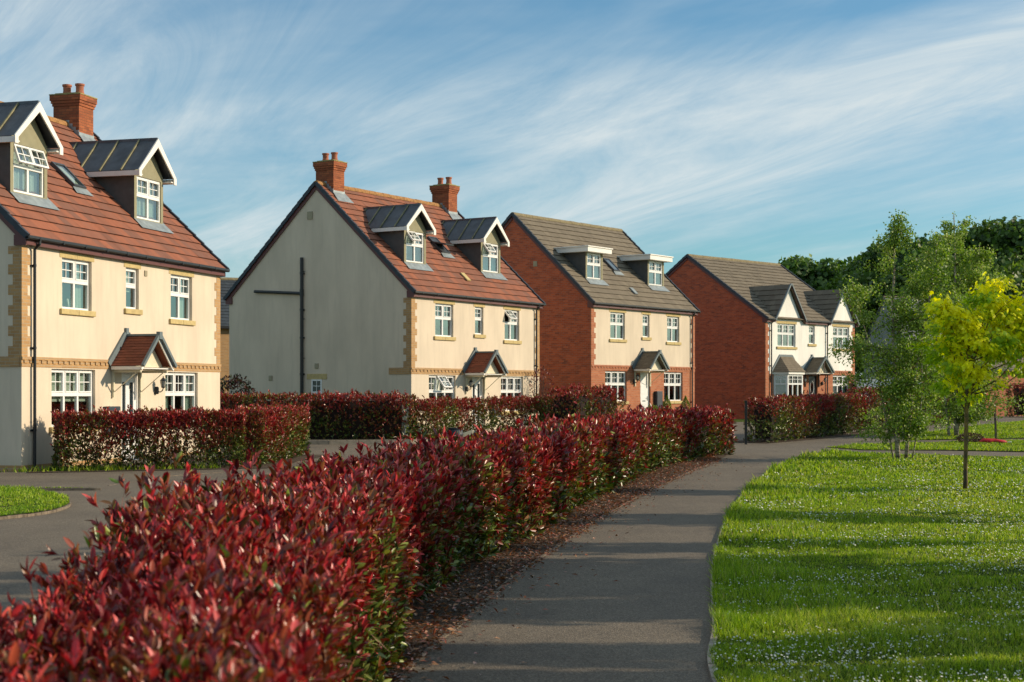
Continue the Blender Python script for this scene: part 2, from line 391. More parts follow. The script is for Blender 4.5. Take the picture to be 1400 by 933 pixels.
# ------------------------------------------------------------------ ground sheets
def sheet(name, poly, dz, mat, label=None):
    bm = bmesh.new(); vs = [bm.verts.new((x, y, 0)) for x, y in poly]; fc = bm.faces.new(vs)
    bmesh.ops.triangulate(bm, faces=[fc])
    for yb in (30, 48, 64):
        bmesh.ops.bisect_plane(bm, geom=bm.verts[:] + bm.edges[:] + bm.faces[:], plane_co=(0, yb, 0), plane_no=(0, 1, 0))
    for v in bm.verts: v.co.z = g1(v.co.y) + dz
    bmesh.ops.recalc_face_normals(bm, faces=bm.faces)
    for f_ in bm.faces:
        if f_.normal.z < 0: f_.normal_flip()
    me = bpy.data.meshes.new(name); bm.to_mesh(me); bm.free(); me.materials.append(mat)
    o = bpy.data.objects.new(name, me); COL.objects.link(o); o['kind'] = 'structure'; return o
def smoothline(pts, n=6):
    """Catmull-Rom through pts"""
    out = []; P = [np.array(p, float) for p in pts]; P = [2 * P[0] - P[1]] + P + [2 * P[-1] - P[-2]]
    for i in range(1, len(P) - 2):
        for j in range(n):
            t = j / n; a, b, c, d = P[i - 1:i + 3]
            out.append(.5 * ((2 * b) + (-a + c) * t + (2 * a - 5 * b + 4 * c - d) * t * t + (-a + 3 * b - 3 * c + d) * t ** 3))
    out.append(P[-2]); return [tuple(p) for p in out]

sheet('ground', [(-700, -60), (700, -60), (700, 900), (-700, 900)], -.012, M['turf'])
LAWN_EDGE = smoothline([(1.0, -12), (1.05, 0), (1.1, 5), at(978, 933), at(978, 860), at(975, 790), at(984, 740), at(1005, 692), at(1040, 655), at(1090, 627), at(1140, 619)])
PATH_L = smoothline([(-.85, -12), (-.85, 0), (-.8, 5), at(545, 933), at(640, 845), at(700, 792), at(770, 742), at(850, 692), at(920, 656), at(982, 630)])
# one tarmac sheet: road, drives and footpath
road = [(-60, -12), (-60, 47), at(-400, 608), at(300, 608), at(570, 607), at(640, 604), (3.0, 56), (8.5, 60), at(985, 578), at(1022, 577), at(1040, 585), at(1170, 585), at(1300, 573), at(1400, 566), (60, 92), (60, 40), (40, 30), (12, 30), (12, -12)]
sheet('road', road, 0.0, M['asphalt'])
LAWN = LAWN_EDGE + [at(1180, 621), at(1400, 626), (70, 38), (70, -12)]
sheet('lawn', LAWN, .02, M['turf'])
GB = [at(1130, 612), at(1180, 608.5), at(1300, 605), at(1400, 603.5), (70, 52.5), (70, 43.5), at(1400, 618.5), at(1300, 616.5), at(1180, 616)]
sheet('grass_verge', GB, .02, M['turf'])
GA = [at(1236, 602.5), at(1265, 592), at(1300, 587.5), at(1350, 581), at(1400, 576.5), (64, 78), (64, 54), at(1400, 600), at(1320, 601.5)]
sheet('grass_verge', GA, .02, M['turf'])
isl = smoothline([(-40, 26.2), at(-60, 671), at(30, 672), at(75, 678), at(95, 689), at(80, 699), at(35, 707), at(-60, 716)]) 
sheet('grass_island', isl, .05, M['turf'])
def kerb_run(name, pts, w=.055, h=.05, z=0.0, mat=None, parent=None, seg=.9):
    mb = MB()
    for (x0, y0), (x1, y1) in zip(pts[:-1], pts[1:]):
        d = Vector((x1 - x0, y1 - y0, 0)); 
        if d.length < .02: continue
        n = max(1, round(d.length / seg)); sd = Vector((-d.y, d.x, 0))
        for k in range(n):
            a, b = k / n, (k + 1) / n - .008 / max(d.length, .01)
            p = Vector((x0 + d.x * a, y0 + d.y * a, 0)); q = Vector((x0 + d.x * b, y0 + d.y * b, 0))
            j = rnd.uniform(-.004, .004)
            p.z = g1(p.y) + z - .05 + j; q.z = g1(q.y) + z - .05 + j
            mb.beam(p, q, sd, (0, 0, 1), w, h + .05)
    o = mb.build(name, mat or M['kerb'], parent); o['kind'] = 'structure'; return o
kerb_run('path_edging', LAWN_EDGE[6:-4], .045, .03)
kerb_run('path_edging', PATH_L[6:], .032, .012, 0, M['edging'])
kerb_run('island_kerb', isl[4:], .05, .04, 0, M['edging'])
kerb_run('road_kerb', [at(330, 608.2), at(450, 608), at(560, 607.2), at(640, 604.5)], .12, .13)
kerb_run('drive_kerb', [at(148, 664), at(226, 651.5), at(305, 646), at(364, 636.5), at(434, 629)], .035, .006, 0, M['edging'])
# raised pavement behind the kerb in front of the second house
sheet('pavement', [at(300, 607), at(560, 606), at(560, 603), at(300, 604)], .1, M['asphalt'])

# ------------------------------------------------------------------ windows and houses
def V3(u, v, z): return Vector((u, v, z))
def make_window(h, u0, u1, z0, z1, v, cols=2, opened=None, lintel=True, sill=True, inner='curtain', split=.44, bars=True, label=None, face_v=0.0):
    """uPVC window in a front wall; v = outer face of the frame, face_v = wall surface"""
    opened = opened or {}
    d = .07; ft = .05
    mb = MB(); zt = z1 - (z1 - z0) * split
    mb.box(u0, u0 + ft, v, v + d, z0, z1); mb.box(u1 - ft, u1, v, v + d, z0, z1)
    mb.box(u0 + ft, u1 - ft, v, v + d, z1 - ft, z1); mb.box(u0 + ft, u1 - ft, v, v + d, z0, z0 + ft)
    mb.box(u0 + ft, u1 - ft, v - .003, v + d, zt - .045, zt + .045)
    cw = (u1 - u0 - 2 * ft) / cols
    for c in range(1, cols): 
        x = u0 + ft + cw * c; mb.box(x - .035, x + .035, v + .003, v + d, z0 + ft, zt - .045); mb.box(x - .035, x + .035, v + .003, v + d, zt + .045, z1 - ft)
    pane = MB(); sashes = []
    for c in range(cols):
        a = u0 + ft + cw * c + (.035 if c else 0); b = u0 + ft + cw * (c + 1) - (.035 if c < cols - 1 else 0)
        pane.face([(a, v + .04, z0 + ft), (b, v + .04, z0 + ft), (b, v + .04, zt - .045), (a, v + .04, zt - .045)])
        lo, hi = zt + .045, z1 - ft
        if c in opened: sashes.append((a - .03, b + .03, lo - .02, hi + .03, opened[c])); continue
        # closed top light: sash rails and georgian bars
        r = .03
        mb.box(a, a + r, v - .012, v + .05, lo, hi); mb.box(b - r, b, v - .012, v + .05, lo, hi)
        mb.box(a + r, b - r, v - .012, v + .05, lo, lo + r); mb.box(a + r, b - r, v - .012, v + .05, hi - r, hi)
        if bars:
            m_ = (a + b) / 2; mb.box(m_ - .011, m_ + .011, v + .022, v + .038, lo + r, hi - r)
            zz = (lo + hi) / 2; mb.box(a + r, m_ - .011, v + .022, v + .038, zz - .011, zz + .011); mb.box(m_ + .011, b - r, v + .022, v + .038, zz - .011, zz + .011)
        pane.face([(a + r, v + .04, lo + r), (b - r, v + .04, lo + r), (b - r, v + .04, hi - r), (a + r, v + .04, hi - r)])
    w = mb.build('window', M['upvc'], h, bevel=.006)
    if label: w['label'] = label
    pane.build('pane', M['glass'], w)
    for (a, b, lo, hi, ang) in sashes:
        hh = hi - lo; s_ = MB(); r = .045
        s_.box(a, a + r, -.03, .02, -hh, 0); s_.box(b - r, b, -.03, .02, -hh, 0); s_.box(a + r, b - r, -.03, .02, -hh, -hh + r); s_.box(a + r, b - r, -.03, .02, -r, 0)
        m_ = (a + b) / 2; s_.box(m_ - .011, m_ + .011, -.016, 0.0, -hh + r, -r); s_.box(a + r, m_ - .011, -.016, 0.0, -hh / 2 - .011, -hh / 2 + .011); s_.box(m_ + .011, b - r, -.016, 0.0, -hh / 2 - .011, -hh / 2 + .011)
        so = s_.build('opening_light', M['upvc'], w, loc=(0, v, hi), rot=(-R(ang), 0, 0)); so['label'] = 'opening light swung outwards'
        p_ = MB().face([(a + r, .006, -hh + r), (b - r, .006, -hh + r), (b - r, .006, -r), (a + r, .006, -r)])
        q = p_.build('pane', M['glass'], w, loc=(0, v, hi), rot=(-R(ang), 0, 0))
    if sill:
        s_ = MB(); n = 2 if u1 - u0 > .8 else 1
        for k in range(n):
            a = u0 - .1 + (u1 - u0 + .2) * k / n; b = u0 - .1 + (u1 - u0 + .2) * (k + 1) / n - (.006 if k < n - 1 else 0)
            s_.box(a, b, face_v - .06, face_v + .12, z0 - .13, z0 - .003)
        s_.build('sill', M['stone'], w, bevel=.012)
    if lintel:
        s_ = MB()
        for k in range(2 if u1 - u0 > .8 else 1):
            n = 2 if u1 - u0 > .8 else 1
            a = u0 - .1 + (u1 - u0 + .2) * k / n; b = u0 - .1 + (u1 - u0 + .2) * (k + 1) / n - (.005 if k < n - 1 else 0)
            s_.box(a, b, face_v - .012, face_v + .1, z1 + .003, z1 + .135)
        s_.build('lintel', M['stone'], w, bevel=.006)
    # what shows behind the glass
    vi = v + .16
    if inner in ('curtain', 'nets'):
        spans = [(u0 + .02, u0 + .02 + (u1 - u0) * .3), (u1 - .02 - (u1 - u0) * .26, u1 - .02)] if inner == 'curtain' else [(u0 + .02, u1 - .02)]
        for a, b in spans:
            cb = MB(); n = max(6, int((b - a) / .035)); pts = [(a + (b - a) * k / n, vi + .022 * math.sin(k * 1.9) + .01 * math.sin(k * .7)) for k in range(n + 1)]
            for (x0, y0), (x1, y1) in zip(pts[:-1], pts[1:]): cb.face([(x0, y0, z0 + .03), (x1, y1, z0 + .03), (x1, y1, z1), (x0, y0, z1)])
            cb.build('curtain', M['curtain'], w)
    elif inner == 'blind':
        cb = MB(); cb.box(u0 + .03, u1 - .03, vi - .02, vi - .01, z1 - (z1 - z0) * .55, z1); cb.box(u0 + .03, u1 - .03, vi - .024, vi - .006, z1 - (z1 - z0) * .55 - .02, z1 - (z1 - z0) * .55)
        cb.build('blind', M['blind'], w)
    # room behind
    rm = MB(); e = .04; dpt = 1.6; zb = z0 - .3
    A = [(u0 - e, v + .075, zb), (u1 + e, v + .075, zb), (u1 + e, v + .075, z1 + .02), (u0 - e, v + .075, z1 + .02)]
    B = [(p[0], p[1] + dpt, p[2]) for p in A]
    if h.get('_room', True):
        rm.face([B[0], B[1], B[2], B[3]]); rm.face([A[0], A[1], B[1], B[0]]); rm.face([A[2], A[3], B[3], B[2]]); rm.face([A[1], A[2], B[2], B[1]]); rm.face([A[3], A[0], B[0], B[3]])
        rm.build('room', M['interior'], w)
    return w

def wall_sheet(mb, u0, u1, z0, z1, v, holes, depth=.12):
    us = sorted({u0, u1} | {x for h in holes for x in h[:2] if u0 < x < u1}); zs = sorted({z0, z1} | {x for h in holes for x in h[2:] if z0 < x < z1})
    for a, b in zip(us[:-1], us[1:]):
        for c, d in zip(zs[:-1], zs[1:]):
            m = ((a + b) / 2, (c + d) / 2)
            if any(h[0] < m[0] < h[1] and h[2] < m[1] < h[3] for h in holes): continue
            mb.face([(a, v, c), (b, v, c), (b, v, d), (a, v, d)])
    for a, b, c, d in holes:
        c, d = max(c, z0), min(d, z1)
        if c >= d: continue
        mb.face([(a, v, c), (a, v, d), (a, v + depth, d), (a, v + depth, c)]); mb.face([(b, v, d), (b, v, c), (b, v + depth, c), (b, v + depth, d)])
        mb.face([(a, v, d), (b, v, d), (b, v + depth, d), (a, v + depth, d)]); mb.face([(a, v, c), (a, v + depth, c), (b, v + depth, c), (b, v, c)])

def gutter_and_pipe(h, u0, u1, dp_u, z=5.07):
    g = MB(); pr = [(-.0, .07), (-.0, .015), (.03, -.012), (.085, -.012), (.115, .015), (.115, .07), (.1, .07), (.1, .02), (.08, .003), (.035, .003), (.014, .02), (.014, .07)]
    poly = [(u0, -.14 - y_ + .0, z + z_) for y_, z_ in pr]; g.extrude(poly, (u1 - u0, 0, 0))
    k = u0 + .4
    while k < u1: g.box(k, k + .035, -.262, -.14, z - .02, z - .002 + .06); k += .92
    g.build('gutter', M['black'], h)
    for du in (dp_u if hasattr(dp_u, '__len__') else [dp_u]):
        p = MB(); p.tube([(du, -.2, z), (du, -.2, z - .08), (du, -.075, z - .2), (du, -.075, .12), (du, -.11, .05)], .034, 10)
        zz = .9
        while zz < 4.8: p.lathe((du, -.075, zz), [(.041, 0), (.041, .05)], 10); p.box(du - .07, du + .07, -.035, -.002, zz, zz + .04); zz += 1.8
        p.build('downpipe', M['black'], h, smooth=False)

def quoin(h, mat, u, sgn, z0, z1, gable_u=None, front=True, gable=True, D=8.2):
    """toothed brick quoin at a front corner"""
    mb = MB(); z = z0; k = 0
    while z < z1 - .05:
        t = min(z + .222, z1); w = .33 if k % 2 else .215; w2 = .215 if k % 2 else .33
        a, b = (u - .006, u + w) if sgn > 0 else (u - w, u + .006)
        if front: mb.box(a, b, -.008, .05, z, t)
        if gable:
            if sgn > 0: mb.box(u - .007, u + .05, .05, w2, z, t)
            else: mb.box(u - .05, u + .007, .05, w2, z, t)
        z = t; k += 1
    return mb.build('quoin', mat, h)

def gable_trim(h, u, sgn, D, eave, ridge, over=.25, verge=True):
    """maroon barge board plus dark stepped dry verge on one gable"""
    slope = (ridge - eave) / (D / 2); L = math.hypot(1, slope)
    for side in (0, 1):
        f0 = V3(u + sgn * .035, -over, eave - over * slope); f1 = V3(u + sgn * .035, D / 2, ridge)
        if side: f0.y = D + over
        dd = (f1 - f0).normalized(); up = Vector((0, -dd.z, dd.y)) if not side else Vector((0, dd.z, -dd.y))
        if up.z < 0: up = -up
        b = MB(); b.beam(f0 - up * .16, f1 - up * .16, (1, 0, 0), up, .03, .16); 
        if side == 0: b.box(u + (0 if sgn > 0 else -.052), u + (.052 if sgn > 0 else 0), -over + .03, .16, 4.93, eave - .1)
        else: b.box(u + (0 if sgn > 0 else -.052), u + (.052 if sgn > 0 else 0), D - .16, D + over - .03, 4.93, eave - .1)
        b.build('barge_board', M['maroon'], h)
        vb = MB(); n = int((f1 - f0).length / .33)
        for k in range(n):
            p = f0 + dd * ((f1 - f0).length * k / n); q = f0 + dd * ((f1 - f0).length * (k + 1) / n)
            vb.beam(p - up * .055 + V3(sgn * .03, 0, 0) + up * .02, q - up * .055 + V3(sgn * .03, 0, 0), (1, 0, 0), up, .09, .125)
        vb.build('verge', M['navy'], h)

def chimney(h, u0, u1, v0, v1, zb, zt, roofz):
    mb = MB(); mb.box(u0, u1, v0, v1, zb, zt - .30)
    for k, (e, a, b) in enumerate(((.025, .30, .225), (.05, .225, .15), (.075, .15, .0))):
        mb.box(u0 - e, u1 + e, v0 - e, v1 + e, zt - a + .001, zt - b)
    c = mb.build('chimney', M['chim'], h)
    m = MB(); m.extrude([(u0 - .085, v0 - .085, zt), (u1 + .085, v0 - .085, zt), (u1 + .085, v1 + .085, zt), (u0 - .085, v1 + .085, zt)], (0, 0, .03)); m.box(u0 + .03, u1 - .03, v0 + .03, v1 - .03, zt + .03, zt + .07)
    m.build('mortar_cap', M['capstone'], c)
    um = (u0 + u1) / 2
    for vv in (v0 + .2, v1 - .2):
        MB().lathe((um, vv, zt + .06), [(.135, 0), (.12, .05), (.105, .12), (.108, .24), (.13, .25), (.13, .3), (.1, .3), (.095, .2)], 18).build('chimney_pot', M['terracotta'], c, smooth=False)
    f = MB(); f.face([(u0 - .12, v0 - .32, roofz(v0 - .32) + .06), (u1 + .16, v0 - .32, roofz(v0 - .32) + .06), (u1 + .05, v0 - .012, roofz(v0) + .1), (u0 - .03, v0 - .012, roofz(v0) + .1)])
    f.box(u0 - .02, u1 + .02, v0 - .015, v0 + .01, roofz(v0) - .05, roofz(v0) + .17)
    for uu, s_ in ((u0, -1), (u1, 1)):
        n = 4
        for k in range(n):
            a = v0 + (v1 - v0) * .5 * k / n; b = v0 + (v1 - v0) * .5 * (k + 1) / n
            f.box(uu - .014, uu + .014, a, b, roofz(a), roofz(b) + .13)
    f.build('lead_flashing', M['flash'], c)
    return c

def skylight(h, uc, s0, roofn, eave_z, w=.55, l=.85, ang=0, slope=45):
    """roof window lying on the front slope; s0 = v of its lower edge"""
    th = R(43.27); o = empty('skylight', (uc, s0, RZ(s0) + .01), 0, h); o.rotation_euler = (th, 0, 0)
    # local: x across, y up-slope, z normal
    f = MB(); z0, z1 = .03, .11; r = .06
    f.box(-w / 2, -w / 2 + r, 0, l, z0, z1); f.box(w / 2 - r, w / 2, 0, l, z0, z1); f.box(-w / 2 + r, w / 2 - r, 0, r, z0, z1); f.box(-w / 2 + r, w / 2 - r, l - r, l, z0, z1)
    fo = f.build('skylight_frame', M['lead'], o)
    s = MB(); s.face([(-w / 2 + r, r, .09), (w / 2 - r, r, .09), (w / 2 - r, l - r, .09), (-w / 2 + r, l - r, .09)])
    g = s.build('pane', M['glass'] if not ang else M['lead'], o)
    b = MB(); b.face([(-w / 2 + r, r, .04), (w / 2 - r, r, .04), (w / 2 - r, l - r, .04), (-w / 2 + r, l - r, .04)]); b.build('blind', M['blind'] if not ang else M['dark'], o)
    if ang:
        q = MB(); q.box(-w / 2, w / 2, -l * .55, -l * .55 + .05, 0, .05); q.box(-w / 2, w / 2, l * .45 - .05, l * .45, 0, .05); q.box(-w / 2, -w / 2 + .05, -l * .55 + .05, l * .45 - .05, 0, .05); q.box(w / 2 - .05, w / 2, -l * .55 + .05, l * .45 - .05, 0, .05)
        q.box(-w / 2 + .05, w / 2 - .05, -l * .55 + .05, l * .45 - .05, .018, .026)
        so = q.build('opening_light', M['lead'], o, loc=(0, l * .55, .12), rot=(-R(ang), 0, 0)); so['label'] = 'pivoted roof light standing open'
    a = MB(); a.face([(-w / 2 - .12, -.24, .05), (w / 2 + .12, -.24, .05), (w / 2 + .04, 0.0, .065), (-w / 2 - .04, 0.0, .065)]); a.build('apron', M['flash'], o)
    return o

def RZ(v): return 5.2613 + .9412 * v
def dormer_gabled(h, u0, u1, vf, zb, ez, su, opened):
    """u0,u1 cheeks; vf front face; zb bottom, ez wall plate; 45 degree main roof z=5.05+v"""
    um = (u0 + u1) / 2; ov = .2; hw = (u1 - u0) / 2 + .2; az = ez + (hw) * .97
    azw = ez + ((u1 - u0) / 2) * .97 + .15
    wa, wb = u0 + .12, u1 - .12; z0, z1 = zb + .18, ez - .05
    f = MB(); wall_sheet(f, u0, u1, zb - .1, ez + .05, vf, [(wa, wb, z0, z1)], .08)
    f.face([(u0, vf, ez + .05), (u1, vf, ez + .05), (um, vf, azw)])
    vb = vf + (ez - zb) + .6
    d = f.build('dormer', M['olive'], h)
    c = MB()
    for uu in (u0 + .0, u1): c.face([(uu, vf, zb - .1), (uu, vf, ez + .1), (uu, vb, ez + .1)])
    ck = c.build('cheek', mat_cheek, d)
    slope = (az - ez) / hw
    # lead roof with standing seams
    r = MB(); back = (az - 5.26) / .941 + .1; vo = vf - .28
    eave_z = az - hw * slope + .06
    for s_ in (-1, 1):
        e = um + s_ * (hw)
        r.face([(e, vo + .03, eave_z), (um, vo + .03, az + .06), (um, back + .1, az + .06), (e, back + .1, eave_z)])
    r.box(um - .03, um + .03, vo + .03, back, az + .03, az + .1)
    ro = r.build('dormer_roof', M['lead'], d)
    sm = MB(); k = vo + .55
    while k < back - .05:
        for s_ in (-1, 1): sm.beam((um, k, az + .062), (um + s_ * hw, k, eave_z + .002), (0, 1, 0), (s_ * slope, 0, 1), .035, .035)
        k += .62
    sm.build('roof_seam', M['seam'], d)
    # white barge boards with returned feet, and side fascias
    b = MB(); 
    for s_ in (-1, 1):
        e = um + s_ * hw; nv = Vector((s_ * slope, 0, 1)).normalized()
        pa, pb = V3(um, vo, az + .05), V3(e, vo, eave_z - .01)
        t = .2
        poly = [(um, vo, az + .07), (e + s_ * .03, vo, eave_z + .04 - .03 * slope), (e + s_ * .03, vo, eave_z - .17), (e - s_ * .1, vo, eave_z - .17), (e - s_ * .1, vo, eave_z - .02), (um, vo, az + .07 - .22)]
        b.extrude(poly, (0, .035, 0))
    bo = b.build('barge_board', M['whitewood'], d, bevel=.004)
    for s_ in (-1, 1):
        sf = MB(); e = um + s_ * hw; a_, b_ = sorted((e, e - s_ * .03)); bk = (eave_z - .1 - 5.26) / .941
        sf.box(a_, b_, vo + .037, bk, eave_z - .14, eave_z - .012)
        a_, b_ = sorted((e - s_ * .032, um + s_ * ((u1 - u0) / 2 + .003))); sf.box(a_, b_, vo + .037, bk, eave_z - .12, eave_z - .09)
        sf.build('side_fascia', M['whitewood'], d)
    # apron flashing
    a = MB(); a.face([(u0 - .05, vf - .27, RZ(vf - .27) + .075), (u1 + .12, vf - .27, RZ(vf - .27) + .075), (u1 + .02, vf - .004, zb + .16), (u0 - .02, vf - .004, zb + .16)])
    a.face([(u1 + .003, vf - .003, zb + .16), (u1 + .12, vf - .27, RZ(vf - .27) + .075), (u1 + .12, vf + .3, RZ(vf + .3) + .06), (u1 + .003, vf + .3, RZ(vf + .3) + .09)])
    a.build('lead_flashing', M['flash'], d)
    w = make_window(h, wa, wb, z0, z1, vf + .03, 2, opened, False, False, 'nets', face_v=vf)
    for ch in w.children: pass
    w.name = 'dormer_window'
    return d
def dormer_flat(h, u0, u1, vf, zb, ez):
    d_ = MB(); wa, wb = u0 + .1, u1 - .12; z0, z1 = zb + .17, ez - .02
    wall_sheet(d_, u0, u1, zb - .1, ez + .03, vf, [(wa, wb, z0, z1)], .08)
    d = d_.build('dormer', M['olive'], h)
    c = MB(); vb = vf + (ez - zb) + .6
    for uu in (u0, u1): c.face([(uu, vf, zb - .1), (uu, vf, ez + .03), (uu, vb, ez + .03)])
    c.build('cheek', mat_cheek, d)
    o = .27; bk = (ez - 5.26) / .941 + .3
    fa = MB(); fa.box(u0 - o, u1 + o, vf - .3, bk, ez + .0, ez + .2); fa.box(u0 - o - .04, u1 + o + .04, vf - .34, bk, ez + .202, ez + .25)
    fa.build('flat_roof_fascia', M['whitewood'], d, bevel=.008)
    a = MB(); a.face([(u0 - .04, vf - .27, RZ(vf - .27) + .075), (u1 + .12, vf - .27, RZ(vf - .27) + .075), (u1 + .02, vf - .004, zb + .16), (u0 - .02, vf - .004, zb + .16)]); a.build('lead_flashing', M['flash'], d)
    w = make_window(h, wa, wb, z0, z1, vf + .03, 2, {}, False, False, 'nets', face_v=vf); w.name = 'dormer_window'
    return d
mat_cheek = mat_plain('dark_cheek_cladding', (.085, .085, .08), .8, var=.15)

def canopy(h, uc, hw, tile, ez=2.38, az=3.12, dep=.9, timber=False):
    p = MB(); 
    for s_ in (-1, 1):
        e = uc + s_ * hw
        if s_ < 0: p.tiles((e, -.005, ez), (e, -dep, ez), (uc, -.005, az), (uc, -dep, az), .1, .17, .016, .003)
        else: p.tiles((e, -dep, ez), (e, -.005, ez), (uc, -dep, az), (uc, -.005, az), .1, .17, .016, .003)
    c = p.build('door_canopy', tile, h)
    t = MB()
    for s_ in (-1, 1):
        sl = (az - ez) / hw; e = uc + s_ * hw
        t.beam((e, -dep - .02, ez - .02), (uc, -dep - .02, az + .0), (0, 1, 0), (s_ * sl, 0, 1), .07, .075)
        t.beam((e, -.03, ez - .02), (uc, -.03, az - .02), (0, 1, 0), (s_ * sl, 0, 1), .055, .16)
    t.box(uc - .07, uc + .07, -dep - .065, -dep + .03, az - .08, az + .1); t.box(uc - .06, uc + .06, -.058, -.004, az, az + .2)
    t.box(uc - .05, uc + .05, -dep + .03, -.06, az + .0, az + .05)
    t.build('verge_trim', M['slate'], c)
    g = MB(); g.face([(uc - hw + .1, -dep + .26, ez - .02), (uc + hw - .1, -dep + .26, ez - .02), (uc, -dep + .26, az - .1)])
    g.build('gable_panel', M['creamwood'], c)
    w = MB()
    for s_ in (-1, 1):
        sl = (az - ez) / hw; e = uc + s_ * hw
        w.beam((e - s_ * .02, -dep + .035, ez - .1), (uc, -dep + .035, az - .075), (0, 1, 0), (s_ * sl, 0, 1), .03, .06)
        a_, b_ = sorted((e, e - s_ * .035)); w.box(a_, b_, -dep + .06, -.06, ez - .085, ez - .006)
    w.box(uc - hw + .1, uc + hw - .1, -dep + .1, -.03, ez - .06, ez - .035)
    w.build('white_lining', M['whitewood'], c)
    bm_ = M['creamwood'] if not timber else M['twig']
    for s_ in (-1, 1):
        e = uc + s_ * (hw - .14); k = MB(); k.box(e - .03, e + .03, -.062, -.002, ez - .75, ez - .09); k.box(e - .03, e + .03, -dep + .12, -.064, ez - .15, ez - .09)
        k.beam((e, -.066, ez - .62), (e, -dep + .25, ez - .16), (1, 0, 0), (0, -.5, .5), .05, .05)
        k.build('bracket', bm_, c)
    if timber:
        k = MB(); k.beam((uc, -dep + .06, ez), (uc, -dep + .06, az - .1), (1, 0, 0), (0, 1, 0), .06, .02); k.beam((uc - .32, -dep + .06, ez), (uc - .02, -dep + .06, az - .4), (.5, 0, .5), (0, 1, 0), .05, .018); k.beam((uc + .32, -dep + .06, ez), (uc + .02, -dep + .06, az - .4), (.5, 0, -.5), (0, 1, 0), .05, .018)
        k.build('gable_strut', M['twig'], c)
    return c

def lantern(h, u, z):
    b = MB(); b.lathe((0, 0, 0), [(.045, -.11), (.06, -.09), (.06, .05), (.04, .08)], 12)
    o = b.build('wall_lantern', M['black'], h, loc=(u, -.03, z))
    a = MB(); a.tube([(0, -.04, -.03), (0, -.1, -.06), (0, -.17, -.02), (0, -.19, .04)], .014, 8)
    a.lathe((0, -.19, .04), [(.02, 0), (.05, .02), (.055, .035)], 6); a.lathe((0, -.19, .22), [(.085, 0), (.08, .015), (.03, .075), (.012, .085), (.018, .1), (.004, .13)], 6)
    for k in range(6):
        t = k * math.pi / 3; a.tube([(.05 * math.cos(t), -.19 + .05 * math.sin(t), .07), (.075 * math.cos(t), -.19 + .075 * math.sin(t), .225)], .006, 4)
    a.build('lantern_cage', M['black'], o)
    MB().lathe((0, -.19, .075), [(.042, 0), (.066, .145)], 6).build('lantern_glass', M['lampglass'], o)

def front_door(h, a, b, z1, style):
    v = .07; ft = .055
    f = MB(); f.box(a, a + ft, v, v + .08, .1, z1); f.box(b - ft, b, v, v + .08, .1, z1); f.box(a + ft, b - ft, v, v + .08, z1 - ft, z1); f.box(a, b, v - .03, v + .1, .04, .098)
    mat = M['doorblack'] if style == 'oval' else M['doorwhite']
    d = MB(); A, B = a + ft + .004, b - ft - .004; z0 = .104; zt = z1 - ft - .004
    if style == 'slots':
        w = B - A; s1 = (A + w * .16, A + w * .36); s2 = (A + w * .60, A + w * .82)
        holes = [(s1[0], s1[1], .35, zt - .22), (s2[0], s2[1], .35, zt - .22)]
        wall_sheet(d, A, B, z0, zt, v + .02, holes, .04)
    else: d.box(A, B, v + .02, v + .06, z0, zt)
    do = d.build('door', mat, h)
    f.build('door_frame', M['upvc'] if style != 'oval' else M['doorblack'], do, bevel=.005)
    if style == 'slots':
        g = MB()
        for (x0, x1, zz0, zz1) in holes: g.face([(x0, v + .05, zz0), (x1, v + .05, zz0), (x1, v + .05, zz1), (x0, v + .05, zz1)])
        g.build('pane', M['dark'], do)
    elif style == 'oval':
        c = ((A + B) / 2, v + .012, 1.5)
        for (zc, rx, rz) in ((1.62, .15, .33),):
            pts = [(c[0] + rx * math.cos(t), v + .012, zc + rz * math.sin(t)) for t in np.linspace(0, 2 * math.pi, 28)[:-1]]
            g = MB(); g.extrude(pts, (0, .008, 0)); g.build('pane', M['glass'], do)
            rg = MB(); rg.tube([(c[0] + (rx + .01) * math.cos(t), v + .01, zc + (rz + .01) * math.sin(t)) for t in np.linspace(0, 2 * math.pi, 30)], .014, 6); rg.build('pane_trim', M['whitewood'], do)
    else:
        g = MB()
        for zz in (.3, .82, 1.3): g.box(A + .1, B - .1, v + .012, v + .0195, zz, zz + .38)
        g.build('door_panel', M['doorwhite'], do, bevel=.004)
    hd = MB(); hd.box(B - .1, B - .075, v - .01, v + .02, 1.0, 1.2); hd.tube([(B - .088, v - .025, 1.12), (B - .2, v - .03, 1.12)], .01, 6); hd.build('door_handle', M['alu'], do)
    lb = MB(); lb.box((A + B) / 2 - .12, (A + B) / 2 + .12, v + .006, v + .0195 if style != 'slots' else v + .0185, .96 if style != 'oval' else .88, 1.01 if style != 'oval' else .93); lb.build('letterbox', M['alu'] if style != 'plain' else M['slate'], do)

